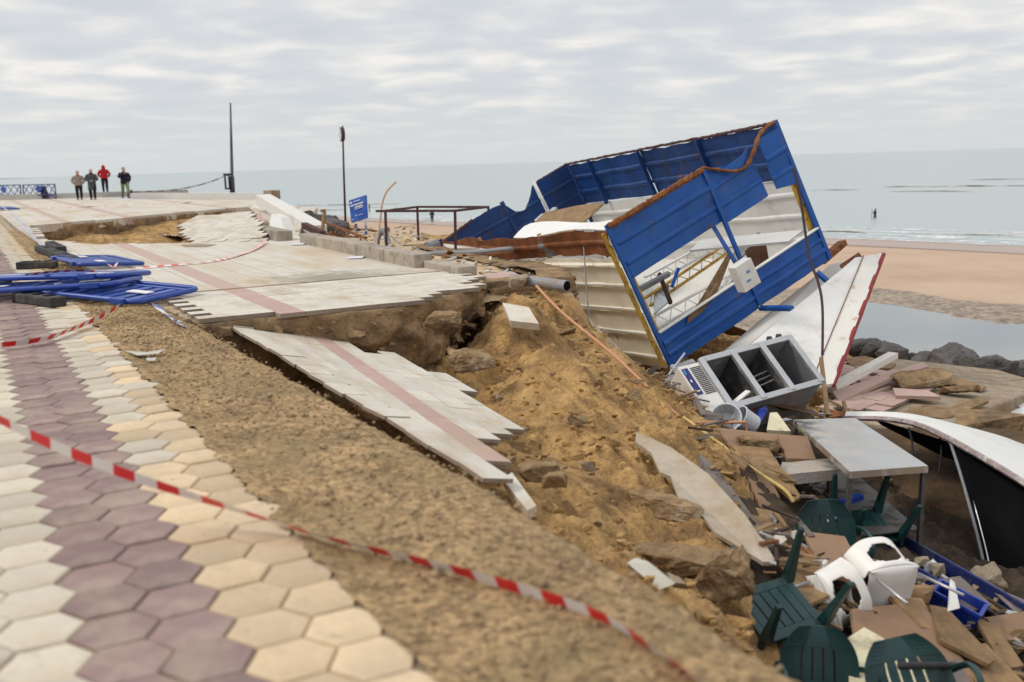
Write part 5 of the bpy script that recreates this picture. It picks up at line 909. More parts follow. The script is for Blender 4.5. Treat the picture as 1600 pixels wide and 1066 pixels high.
for k in range(3): mb.prism([endq(.09, .80 + .035 * k, .009), endq(.17, .82 + .035 * k, .009), endq(.17, .84 + .035 * k, .009), endq(.09, .82 + .035 * k, .009)], fz * .002)
mb.build('label_waves', M('label_cyan', (.1, .35, .75), .4, bump=0), lab)
mb = MB(); mb.prism([endq(.14, .64, .009), endq(.20, .64, .009), endq(.20, .69, .009), endq(.14, .69, .009)], fz * .002); mb.prism([endq(.12, .44, .009), endq(.28, .44, .009), endq(.28, .46, .009), endq(.12, .46, .009)], fz * .002); mb.build('label_print', TWHITE, lab)
for k in range(16): mb = MB(); v = .36 + .036 * k; mb.prism([endq(.44, v), endq(.93, v), endq(.93, v + .016), endq(.44, v + .016)], fz * .003); mb.build('vent_slot', DARK, pn_)
for x, y, d_ in ((1237, 512, 12.6), (1250, 514, 12.6), (1052, 576, 12.5), (1016, 582, 12.4)):
    c = P(x, y, d_) if x < 1100 else Fq(LX * (.84 if x < 1240 else .95), LY + .085, -.06); mb = MB(); mb.tube([c + (-.02, 0, 0), c + (.02, .01, 0)], .05, 12); w_ = mb.build('castor', WPLAS if x < 1100 else DARK, fg)
    mb = MB(); mb.bar(c, c + (nrm(fo + fx * .6 - c) * .14 if x < 1100 else -fy * .09), .04, .03); mb.build('castor_bracket', ALU, fg)
mb = MB(); mb.bar(P(1035, 596, 12.3), P(1092, 572, 12.4), .10, .03); mb.bar(P(1050, 578, 12.4), P(1085, 566, 12.4), .16, .06); mb.bar(P(1045, 586, 12.3), P(1070, 552, 12.5), .02, .02); mb.build('castor_frame', ALU, fg)
# steel tables
DSTEEL = M('shaded_dark_steel', (.10, .095, .09), .5, .5, var=.3, dirt=(.05, .04, .03), dscale=4)  # dark metal; shade below the tabletop is mixed into this colour
def table(tl, tr, br_, bl_, h, label, under=True, lip=.05, mat=STEEL):
    q = [np.asarray(p) for p in (tl, tr, br_, bl_)]; n = nrm(np.cross(q[1] - q[0], q[3] - q[0])); n = n if n[2] > 0 else -n; c = sum(q) / 4
    root = thing('steel_table', c - n * h, label, 'table'); mb = MB(); mb.prism(q, -n * .012); mb.build('tabletop', mat, root)
    for a, b in ((0, 1), (1, 2), (2, 3), (3, 0)): mb = MB(); e = nrm(c - (q[a] + q[b]) / 2); mb.bar(q[a] - n * lip / 2 - n * .013 + e * .012, q[b] - n * lip / 2 - n * .013 + e * .012, .02, lip, up=n); mb.build('apron', mat, root)
    for p in q: mb = MB(); a = p + nrm(c - p) * .06; mb.bar(a - n * .06, a - n * h, .04, .04, up=nrm(q[1] - q[0])); mb.build('leg', DSTEEL, root)
    if under: mb = MB(); r = [p + nrm(c - p) * .07 - n * h * .72 for p in q]; mb.prism(r, -n * .012); mb.build('under_shelf', DSTEEL, root)
    return root
table(P(1240, 656, 11.4), P(1336, 653, 11.6), P(1450, 728, 9.1), P(1328, 737, 8.8), .85, 'large stainless steel table standing in the pit')
table(P(1222, 722, 10.0), P(1300, 716, 10.1), P(1312, 733, 9.5), P(1216, 743, 9.4), .7, 'small dirty steel sink table beside the large table', True, .09, M('dirty_steel', (.52, .5, .46), .4, .6, dirt=(.42, .33, .24), dscale=5, dthr=(.45, .6)))
# tubs and bits round the fridge
def tub(c, r0, r1, h, ax, mat, label):
    ax = nrm(ax); x = nrm(np.cross(ax, (0.3, 1, .2))); y = np.cross(ax, x); R = lambda r, t: [c + ax * t + (x * math.cos(a) + y * math.sin(a)) * r for a in np.linspace(0, 2 * math.pi, 20, endpoint=False)]
    mb = MB(); mb.rings([R(r0 * .92, .012), R(r0, 0), R(r1, h), R(r1 * 1.07, h), R(r1 * 1.07, h + .02), R(r1 * .96, h + .02), R(r0 * .9, .02)], True); return one('plastic_tub', mb, mat, label, 'tub', smooth=False)
tub(P(1136, 662, 11.4), .14, .17, .16, (-.2, -.6, .5), TRANS, 'grey plastic tub lying under the fridge vent')
tub(P(1178, 664, 11.3), .11, .13, .2, (-.8, -.2, .5), TRANS, 'smaller white plastic tub right of the grey one')
plate('foam_block', [(1203, 645, 11.6), (1214, 644, 11.6), (1236, 674, 11.2), (1198, 672, 11.1)], .14, CREAMP, 'cream foam block beside the plastic tubs', 'foam block')
plate('board', [(1185, 640, 11.8), (1196, 634, 11.9), (1200, 640, 11.9), (1188, 662, 11.5)], .03, CBLUE, 'blue plastic strip behind the plastic tubs', 'board')
plate('board', [(1142, 645, 12.0), (1186, 622, 12.2), (1270, 640, 12.5), (1288, 652, 12.3), (1200, 632, 12.0), (1160, 658, 11.7)], .03, M('dark_board', (.11, .05, .025), .7), 'dark brown bent sheet under the fridge', 'board')
mb = MB(); mb.bar(P(1283, 560, 14.4), P(1293, 650, 13.4), .06, .05, up=(1, 0, 0)); one('timber_post', mb, WOOD, 'yellowed upright batten at the right of the fridge', 'timber')
mb = MB(); mb.bar(P(1045, 690, 10.6), P(1078, 668, 10.7), .16, .1); mb.bar(P(1058, 704, 10.3), P(1084, 682, 10.5), .12, .1); one('timber', mb, GREYW, 'short doubled timber half buried in the sand slope', 'timber')
for i, (a, b, w_, mt, lb) in enumerate([((1020, 585, 12.9), (1065, 628, 12.4), .09, DRUST, 'dark beam left of the fridge'), ((1040, 612, 12.6), (1060, 650, 12.0), .12, DARK, 'black box section by the fridge castor'), ((1222, 836, 8.2), (1310, 882, 7.7), .035, ALU, 'grey metal tube across the reddish board'), ((1470, 900, 8.4), (1560, 960, 8.2), .05, ALU, 'bent aluminium strip in the lower right'), ((1510, 935, 8.4), (1600, 990, 8.1), .05, GREYM, 'long grey bar at the lower right'), ((1556, 690, 13.6), (1605, 740, 13.0), .05, WHITEP, 'white batten in front of the peeling wall'), ((1396, 555, 16.5), (1300, 606, 15.2), .16, WHITER, 'long white gutter lying on the tiled slab'), ((1566, 612, 16.5), (1574, 640, 16.2), .10, RUSTM, 'rusty stub of steel on the concrete slab edge'), ((1330, 640, 13.6), (1336, 672, 13.2), .05, WOOD, 'thin wooden leg behind the large table'), ((1318, 628, 14.0), (1326, 655, 13.6), .05, WOOD, 'second thin wooden leg behind the large table')]):
    mb = MB(); mb.bar(P(*a), P(*b), w_, w_ * .6); one('metal_bar' if mt not in (WOOD, WHITER) else ('batten' if mt is WOOD else 'gutter'), mb, mt, lb, 'bar')
# ================================================================ concrete slab with tiles, rocks behind
cs = thing('concrete_slab', P(1470, 640, 15.5), 'thick tilted concrete slab with pink tiles at the right', 'concrete slab')
top = [P(1290, 660, 13.5), P(1470, 668, 13.6), P(1560, 632, 15.2), P(1640, 600, 16.8), P(1560, 578, 19.0), P(1400, 560, 19.0), P(1290, 600, 16.0)]
mb = MB(); mb.prism(top, (0, 0, -.32)); mb.build('slab', CONC, cs, bevel=.05)
mb = MB(); mb.chunk(P(1500, 668, 14.4), 1.0, .5, .25, 77, n=26); mb.build('soil_under_slab', SOIL, cs)
up_ = np.array([0, 0, 1.0])
def slab_pt(x, y): r = ray(x, y); n = nrm(np.cross(top[2] - top[0], top[5] - top[0])); return CAM + r * (((top[0] - CAM) @ n) / (r @ n))
tn = nrm(np.cross(top[2] - top[0], top[5] - top[0])); tn = tn if tn[2] > 0 else -tn
rs = np.random.RandomState(9); tx_ = nrm(slab_pt(1400, 590) - slab_pt(1310, 625)); ty_ = nrm(np.cross(tn, tx_)); to = slab_pt(1300, 640)
tm = tile_mesh('slab_pink_tile', PINK, .42, .26, .05)
for i in range(9):
    for j in range(-2, 12):
        p = to + tx_ * (i * .42 + (j % 2) * .21) + ty_ * (j * .26) + tn * .055; v = p - CAM; z = v @ _f; px, py = W0 / 2 + FPX * (v @ _r) / z, H0 / 2 - FPX * (v @ _u) / z
        if not (1300 < px < 1505 and py < 652 - max(0, px - 1420) * .25 and py > 560 + max(0, px - 1400) * .25): continue
        if rs.rand() < (.1 if px < 1400 else .4): continue
        t = bpy.data.objects.new('tile', tm); scene.collection.objects.link(t); t.parent = cs; t.location = Vector(p + tn * rs.rand() * .02 - wloc(cs)); t.rotation_euler = (Matrix((tx_, ty_, tn)).transposed() @ Matrix.Rotation(rs.normal() * .02, 3, 'Y')).to_euler()
plate('paving_slab', [(1300, 612, 15.0), (1440, 566, 17.0), (1452, 572, 16.8), (1390, 592, 15.8), (1312, 628, 14.6)], .06, PINK, 'tilted strip of pink paving on the concrete slab', 'paving slab')
lump(1445, 592, 16.0, .62, .22, .07, SCONC, 'tan rough earth slab lying on the pink tiles', seed=41, n=30, rot=.3)
lump(1500, 608, 15.7, .36, .2, .07, SOIL, 'smaller brown earth slab beside the tan one', seed=42)
for i, (pts, mat, lb) in enumerate([
    ([(1320, 560, 18.2), (1350, 556, 18.4), (1400, 568, 17.8), (1392, 576, 17.4), (1330, 572, 17.6)], WOOD, 'long tan plank behind the pink tiles'),
    ([(1316, 585, 16.6), (1345, 578, 17.0), (1352, 584, 16.8), (1318, 594, 16.2)], PLY, 'orange brown board beside the red edged panel'),
    ([(1440, 578, 17.6), (1490, 588, 17.0), (1540, 604, 16.4), (1530, 610, 16.1), (1450, 590, 16.9)], WOOD, 'splintered flat timber behind the earth slabs'),
    ([(1395, 606, 15.4), (1450, 610, 15.2), (1470, 620, 14.9), (1400, 618, 14.9)], PINK, 'loose pink tile strip in front of the earth slabs'),
    ([(1420, 634, 14.5), (1475, 640, 14.4), (1530, 620, 15.0), (1545, 626, 14.9), (1480, 654, 14.1), (1415, 648, 14.0)], SCONC, 'crumbled layer along the front of the concrete slab')]):
    plate('board' if mat in (WOOD, PLY) else 'paving_slab', pts, .05, mat, lb, 'board' if mat in (WOOD, PLY) else 'paving slab')
for i, (x, y, d_, r_, lb) in enumerate([(1345, 548, 22, .42, 'boulder nearest the red edged panel'), (1372, 552, 21.5, .38, 'flat boulder second from the red edged panel'), (1392, 556, 21, .30, 'small greenish boulder above the gutter end'), (1418, 566, 21, .27, 'low boulder right of the gutter end'), (1446, 569, 20.6, .36, 'squat boulder left of the big grey one'), (1485, 575, 20.2, .55, 'big grey pointed boulder'), (1535, 588, 19.6, .50, 'black boulder right of the big grey one'), (1556, 582, 20.4, .42, 'boulder behind the black one'), (1585, 592, 19.6, .48, 'rounded boulder near the right edge'), (1600, 580, 20.5, .40, 'boulder behind the right edge one'), (1570, 606, 18.6, .30, 'small boulder low at the right edge')]):
    lump(x, y, d_, r_ * 1.2, r_ * .9, r_ * .75, ROCK, lb, 'boulder', seed=50 + i, rot=i)
mb = MB(); mb.prism([P(1540, 660, 15.4), P(1610, 632, 15.8), P(1620, 700, 15.0), P(1540, 692, 14.9)], np.array([.05, .2, .0])); one('wall_fragment', mb, M('peeling_white', (.68, .68, .66), .6, var=.05, dirt=(.13, .07, .05), dscale=3.2, dthr=(.52, .55)), 'white wall fragment with dark peeling patches at the right edge', 'wall fragment')
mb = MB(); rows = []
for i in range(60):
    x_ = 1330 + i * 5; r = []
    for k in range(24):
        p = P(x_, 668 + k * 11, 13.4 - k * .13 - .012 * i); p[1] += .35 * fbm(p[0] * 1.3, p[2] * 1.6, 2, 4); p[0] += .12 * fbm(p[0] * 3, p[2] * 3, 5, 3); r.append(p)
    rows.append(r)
mb.grid(rows); struct('pit_bank', mb, M('shaded_bank_soil', (.12, .072, .036), .95, var=.45, scale=3, bump=.9, bscale=18, dirt=(.05, .034, .02), dscale=1.6, dthr=(.45, .65), rnd=0), True)  # brown earth, darkened in colour to stand for shade in the cavity
# ================================================================ white curved roof panel with black underside
rp_ = thing('roof_panel', P(1530, 820, 10.6), 'long white curved roof panel with a black inner side at the right', 'roof panel')
near = [(1320, 650, 12.4), (1380, 651, 12.0), (1430, 659, 11.5), (1475, 678, 11.0), (1530, 708, 10.5), (1600, 750, 9.9), (1680, 800, 9.4)]
farr = [(1325, 648, 12.6), (1390, 648, 12.6), (1440, 652, 12.6), (1500, 664, 12.6), (1560, 680, 12.6), (1610, 695, 12.6), (1720, 720, 12.4)]
nn = smooth_path([P(*p) for p in near], 5); ff = smooth_path([P(*p) for p in farr], 5)
mb = MB(); mb.shell([[a + (b - a) * k / 5 + np.array([0, 0, .05 * math.sin(math.pi * k / 5)]) for k in range(6)] for a, b in zip(nn, ff)], (0, 0, -.03)); mb.build('top_sheet', WHITEP, rp_, True)
mb = MB(); mb.tube([p - (0, 0, .03) for p in nn], .035, 6); mb.build('edge_trim', M('mauve_rust_trim', (.33, .25, .24), .5, .3, dirt=(.6, .58, .55), dscale=7), rp_)
Lc = smooth_path([P(*p) for p in ((1484, 688, 10.95), (1500, 738, 10.6), (1517, 798, 10.3), (1532, 858, 10.0), (1542, 908, 9.8))], 4); Rc = smooth_path([P(*p) for p in ((1680, 790, 9.6), (1690, 830, 9.5), (1690, 870, 9.4), (1690, 905, 9.4), (1690, 940, 9.3))], 4)
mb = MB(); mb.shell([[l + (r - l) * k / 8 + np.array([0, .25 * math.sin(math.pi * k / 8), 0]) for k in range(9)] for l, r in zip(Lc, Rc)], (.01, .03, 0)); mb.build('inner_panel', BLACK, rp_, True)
mb = MB(); mb.tube(Lc, .018, 6); mb.build('bright_strip', GREYM, rp_, True)
mb = MB(); mb.tube([p + np.array([.05, -.01, 0]) for p in Lc[7:]], .012, 6); mb.build('bright_strip', STEEL, rp_, True)
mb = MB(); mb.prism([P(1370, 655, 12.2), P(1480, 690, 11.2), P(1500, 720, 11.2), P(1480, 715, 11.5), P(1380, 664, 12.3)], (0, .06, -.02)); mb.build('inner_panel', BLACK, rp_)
for x in (1420, 1465): hose('hanging_wire', [(x, 668, 11.4), (x + 6, 700, 11.4), (x + 2, 740, 11.3)], .012, DARK, 'dark wire hanging under the roof panel ' + ('near the table' if x < 1440 else 'near its bend'), 'wire')
# ================================================================ chairs in the pit
def rotm(yaw, pitch, roll): return np.array(Matrix.Rotation(math.radians(yaw), 3, 'Z') @ Matrix.Rotation(math.radians(pitch), 3, 'X') @ Matrix.Rotation(math.radians(roll), 3, 'Y'))
def green_chair(c, R, label, pivot=(0, 0, .43), sc=1.0):
    c = np.asarray(c, float); pv = np.array(pivot)
    T = lambda p: c + R @ ((np.asarray(p, float) - pv) * sc)
    root = thing('plastic_chair', c, label, 'chair', 'dark green garden chairs in the pit')
    def part(nm, fn, sub=0, bev=0): mb = MB(); fn(mb); mb.v = [tuple(T(p)) for p in mb.v]; return mb.build(nm, GREEN, root, smooth=bool(sub), bevel=bev, sub=sub)
    # seat: rim and slats with gaps
    def seat(m):
        for x0, x1 in ((-.25, -.19), (.19, .25)): m.box((x0, -.22, .405), (x1, .23, .435))
        m.box((-.19, .15, .405), (.19, .23, .435)); m.box((-.19, -.22, .405), (.19, -.15, .435))
    part('seat', seat, bev=.008)
    for k in range(5): x = -.155 + k * .0775; part('seat_slat', lambda m: m.box((x - .0345, -.151, .408), (x + .0345, .151, .43)), bev=.005)
    # back: arched panel with vertical slots
    def bp(x, h): w_ = .245 - .10 * max(0, (h - .62) / .22) ** 2.2; return np.array([x * w_, -.21 - .16 * (h - .43) + .05 * (1 - x * x) * -1 + .03, h])
    def back_strip(m, x0, x1, h0, h1, n=6):
        rows = [[bp(x, h0 + (h1 - h0) * i / n) for x in np.linspace(x0, x1, 4)] for i in range(n + 1)]; m.shell(rows, (0, -.014, 0))
    part('back_top', lambda m: back_strip(m, -1, 1, .73, .86))
    part('back_bottom', lambda m: back_strip(m, -1, 1, .44, .53))
    xs_ = [-1, -.42, -.14, .14, .42, 1]
    for k in range(5): part('back_slat', lambda m: back_strip(m, xs_[k] + (.025 if k else 0), xs_[k + 1] - (.025 if k < 4 else 0), .53, .73))
    for sx in (-1, 1):
        def leg(m, y0, y1):
            a, b = np.array([sx * .235, y0, .42]), np.array([sx * .285, y1, 0]); m.rings([[p + np.array(d) * s_ for d in ((-1, -1, 0), (1, -1, 0), (1, 1, 0), (-1, 1, 0))] for p, s_ in ((a, .036), (a * .5 + b * .5, .026), (b, .018))])
        part('leg', lambda m: leg(m, .20, .25), bev=.006); part('leg', lambda m: leg(m, -.19, -.27), bev=.006)
        part('armrest', lambda m: m.tube(smooth_path([np.array(p) for p in ((sx * .26, .2, .42), (sx * .29, .22, .58), (sx * .29, .12, .65), (sx * .28, -.12, .64), (sx * .25, -.24, .62))], 4), [.026] * 17, 6, el=.6))
    return root
def look_R(back_to_cam=True): pass
green_chair(P(1213, 952, 6.75), rotm(25, 205, 4), 'upturned green chair with its four legs in the air, nearest the sand', pivot=(0, 0, .42))
green_chair(P(1278, 1030, 6.3), rotm(176, 14, -4), 'green chair with its rounded back upright at the bottom, left of the pair', pivot=(0, -.26, .66))
green_chair(P(1415, 1050, 5.9), rotm(168, 26, 16), 'green chair lying lower right, its back tilted over cream foam', pivot=(0, -.26, .66))
green_chair(P(1288, 818, 8.45), rotm(172, 6, 3), 'green chair with slotted back standing under the sink table', pivot=(0, -.26, .66))
green_chair(P(1352, 822, 9.3), rotm(12, 200, -3), 'upturned green chair leaning in the blue trough, legs up', pivot=(0, 0, .42))
plate('foam_sheet', [(1320, 1000, 6.7), (1350, 980, 6.9), (1420, 1020, 6.5), (1470, 1066, 6.2), (1330, 1090, 6.0)], .03, CREAMP, 'cream foam sheet showing between the green chairs', 'foam sheet')
hose('black_tube', [(1405, 1041, 5.75), (1450, 1040, 5.8), (1492, 1040, 5.85)], .022, DARK, 'black tube poking out past the lower green chair', 'tube')
def white_chair(c, R, label, pivot=(0, 0, .45)):
    c = np.asarray(c, float); pv = np.array(pivot); T = lambda p: c + R @ (np.asarray(p, float) - pv) * .9; root = thing('shell_chair', c, label, 'chair', 'white shell chairs in the pit')
    def part(nm, fn, mat, smooth=True): mb = MB(); fn(mb); mb.v = [tuple(T(p)) for p in mb.v]; return mb.build(nm, mat, root, smooth)
    # seat and back are one curved profile swept across, the back with an oval opening and wings that form arms
    prof = [(.24, .43), (.18, .455), (.05, .45), (-.1, .44), (-.19, .455), (-.235, .52), (-.255, .62), (-.275, .74), (-.285, .82)]
    xs_ = np.linspace(-1, 1, 15)
    def surf(x, t):
        i = min(int(t), len(prof) - 2); f = t - i; y = prof[i][0] * (1 - f) + prof[i + 1][0] * f; z = prof[i][1] * (1 - f) + prof[i + 1][1] * f; w_ = .235 if t < 5 else .235 + .03 * (t - 5) / 3
        lift = (abs(x) ** 4) * (.05 if t < 4 else .0); fw = (abs(x) ** 3) * (.16 if t > 5 else .05 * max(0, t - 4)); return np.array([x * w_, y + fw, z + lift])
    def solid(o, t_=.012): md = o.modifiers.new('t', 'SOLIDIFY'); md.thickness = t_; md.offset = 0; sb = o.modifiers.new('s', 'SUBSURF'); sb.levels = 1; sb.render_levels = 1
    solid(part('seat', lambda m: m.grid([[surf(x, t) for x in xs_] for t in np.linspace(0, 4.6, 14)]), WPLAS))
    def back(m):
        ts = np.linspace(4.6, 8, 18); pts = [surf(x, t) for t in ts for x in xs_]; fs = []
        for i in range(17):
            for j in range(14):
                xm = (xs_[j] + xs_[j + 1]) / 2; tm_ = (ts[i] + ts[i + 1]) / 2
                if (xm / .62) ** 2 + ((tm_ - 6.1) / .95) ** 2 >= 1: fs.append((i * 15 + j, i * 15 + j + 1, (i + 1) * 15 + j + 1, (i + 1) * 15 + j))
        m.add(pts, fs)
    solid(part('backrest', back, WPLAS))
    for sx in (-1, 1):
        part('arm', lambda m: m.tube(smooth_path([np.array(p) for p in ((sx * .235, .2, .46), (sx * .275, .17, .6), (sx * .285, .05, .655), (sx * .27, -.12, .67))], 4), [.03] * 13, 6, el=.45), WPLAS)
        for y0, y1 in ((.17, .25), (-.15, -.24)): part('leg', lambda m: m.tube([np.array((sx * .2, y0, .44)), np.array((sx * .26, y1, 0.0))], .0125, 8), ALU)
    part('cross_tube', lambda m: m.tube([np.array((-.22, .16, .415)), np.array((.22, .16, .415))], .0125, 8), ALU)
    return root
white_chair(P(1304, 938, 7.1), rotm(20, -25, 78), 'white shell chair lying on its side, back with oval opening', pivot=(0, -.2, .55))
white_chair(P(1398, 922, 7.35), rotm(24, -78, 8), 'white shell chair tipped forward with metal legs towards the camera', pivot=(0, -.02, .44))
# ================================================================ blue crates
def crate(o, ex, ey, ez, lx, ly, lz, label, mat=CBLUE, nrib=6):
    o = np.asarray(o, float); ex, ey, ez = nrm(ex), nrm(ey), nrm(ez); root = thing('plastic_crate', o, label, 'crate'); w_ = .012
    Q = lambda x, y, z: o + ex * x + ey * y + ez * z
    mb = MB(); mb.obox(Q(lx / 2, ly / 2, w_ / 2), ex * lx / 2, ey * ly / 2, ez * w_ / 2); mb.build('bottom', mat, root)
    for y in (0, ly): mb = MB(); mb.obox(Q(lx / 2, y, lz / 2), ex * (lx / 2 - .002), ey * w_ / 2, ez * (lz / 2 - .004)); mb.build('side', mat, root)
    for x in (0, lx): mb = MB(); mb.obox(Q(x, ly / 2, lz / 2), ex * w_ / 2, ey * (ly / 2 - .012), ez * (lz / 2 - .006)); mb.build('end', mat, root)
    for y in (-.012, ly + .012): mb = MB(); mb.obox(Q(lx / 2, y, lz - .015), ex * (lx / 2 + .02), ey * .012, ez * .017); mb.build('rim', mat, root)
    for x in (-.012, lx + .012): mb = MB(); mb.obox(Q(x, ly / 2, lz - .0145), ex * .012, ey * (ly / 2), ez * .016); mb.build('rim', mat, root)
    for k in range(1, nrib):
        for y in (-.011, ly + .011): mb = MB(); mb.obox(Q(lx * k / nrib, y, lz * .44), ex * .008, ey * .008, ez * lz * .42); mb.build('rib', mat, root)
    return root
o_ = P(1318, 808, 9.6); e_ = P(1515, 925, 8.3) - o_; crate(o_ - (0, 0, .25), e_, nrm((.7, .65, .05)), (0.05, -.1, 1), 1.95, .34, .2, 'long blue plastic trough lying behind the white chairs', nrib=8, mat=M('dark_blue_plastic', (0.012, 0.022, 0.11), .5, var=.2, dirt=(.09, .085, .085), dscale=4, dthr=(.5, .7)))
o_ = P(1452, 930, 7.9); e_ = P(1512, 962, 7.7) - o_; crate(o_ - (0, 0, .1), e_, (.55, .8, -.1), (0.1, -.3, 1), .36, .3, .17, 'small blue crate tipped at the lower end of the trough', nrib=4)
mb = MB(); mb.bar(P(1290, 795, 9.3), P(1345, 776, 9.5), .07, .05); mb.bar(P(1300, 800, 9.2), P(1310, 808, 9.1), .06, .05); one('plastic_rail', mb, CBLUE, 'blue plastic rail between the two rear green chairs', 'rail')
plate('splinter', [(1486, 905, 7.9), (1492, 910, 7.9), (1500, 950, 7.6), (1482, 955, 7.5)], .012, WPLAS, 'white pointed splinter in front of the small blue crate', 'splinter')
for i, (x, y, d_) in enumerate(((1440, 880, 8.9), (1452, 885, 8.9), (1466, 888, 8.8))): mb = MB(); mb.chunk(P(x, y, d_), .07, .06, .06, 200 + i, n=14); one('rubble_block', mb, [CONC, TRANS, CONC][i], ['grey stone at the trough edge, left of the jar', 'pale glass jar lump at the trough edge', 'grey stone at the trough edge, right of the jar'][i], 'rubble')
# heap of scraps in the lower right corner
mb = MB(); rs = np.random.RandomState(8)
def scrap(c, L_, mi):
    a = rs.uniform(0, 6.28); x = np.array((math.cos(a), math.sin(a), rs.uniform(-.45, .45))); y = nrm(np.cross((rs.uniform(-.3, .3), rs.uniform(-.3, .3), 1), x)); k = rs.rand()
    if k < .45:
        n = rs.randint(4, 7); w_ = rs.uniform(.25, .7); pl = [c + x * L_ * math.cos(t) * rs.uniform(.7, 1.1) + y * L_ * w_ * math.sin(t) * rs.uniform(.7, 1.1) for t in np.sort(rs.uniform(0, 6.28, n))]; mb.prism(pl, np.cross(x, y) * rs.uniform(.008, .03), mi)
    elif k < .8: mb.bar(c - x * L_, c + x * L_, rs.uniform(.02, .06), rs.uniform(.01, .03), mi=mi)
    else: mb.tube([c - x * L_, c + y * L_ * .2, c + x * L_], rs.uniform(.006, .014), 5, mi)
for (x0, x1, y0, y1, d0, d1, n, big) in ((1180, 1600, 880, 1066, 8.3, 6.8, 130, .2), (1400, 1600, 900, 1066, 8.3, 7.2, 90, .18), (1085, 1310, 655, 800, 11.6, 8.9, 80, .16), (1020, 1130, 575, 660, 13.2, 11.2, 60, .14), (1290, 1420, 640, 720, 14, 12, 40, .2), (1090, 1330, 520, 640, 14.8, 12.6, 60, .25)):
    for i in range(n):
        y = rs.uniform(y0, y1); x = rs.uniform(x0, x1); c = P(x, y, d0 + (d1 - d0) * (y - y0) / (y1 - y0)); c[2] = gz(c[0], c[1]) + .02 + .1 * rs.rand(); scrap(c, rs.uniform(.03, big), rs.choice(6, p=[.36, .24, .24, .05, .03, .08]))
for i in range(150):
    s_ = rs.uniform(10, 24); q = rs.uniform(5.25, qe(s_) - .15); scrap(SQ(s_, q, -.08 - .03 * (q - 5)), rs.uniform(.04, .2), rs.choice([0, 0, 3, 4, 4, 5]))
struct('scraps', mb, [WOOD, GREYW, DEB, ALU, TILE, RUSTM], kind='stuff')
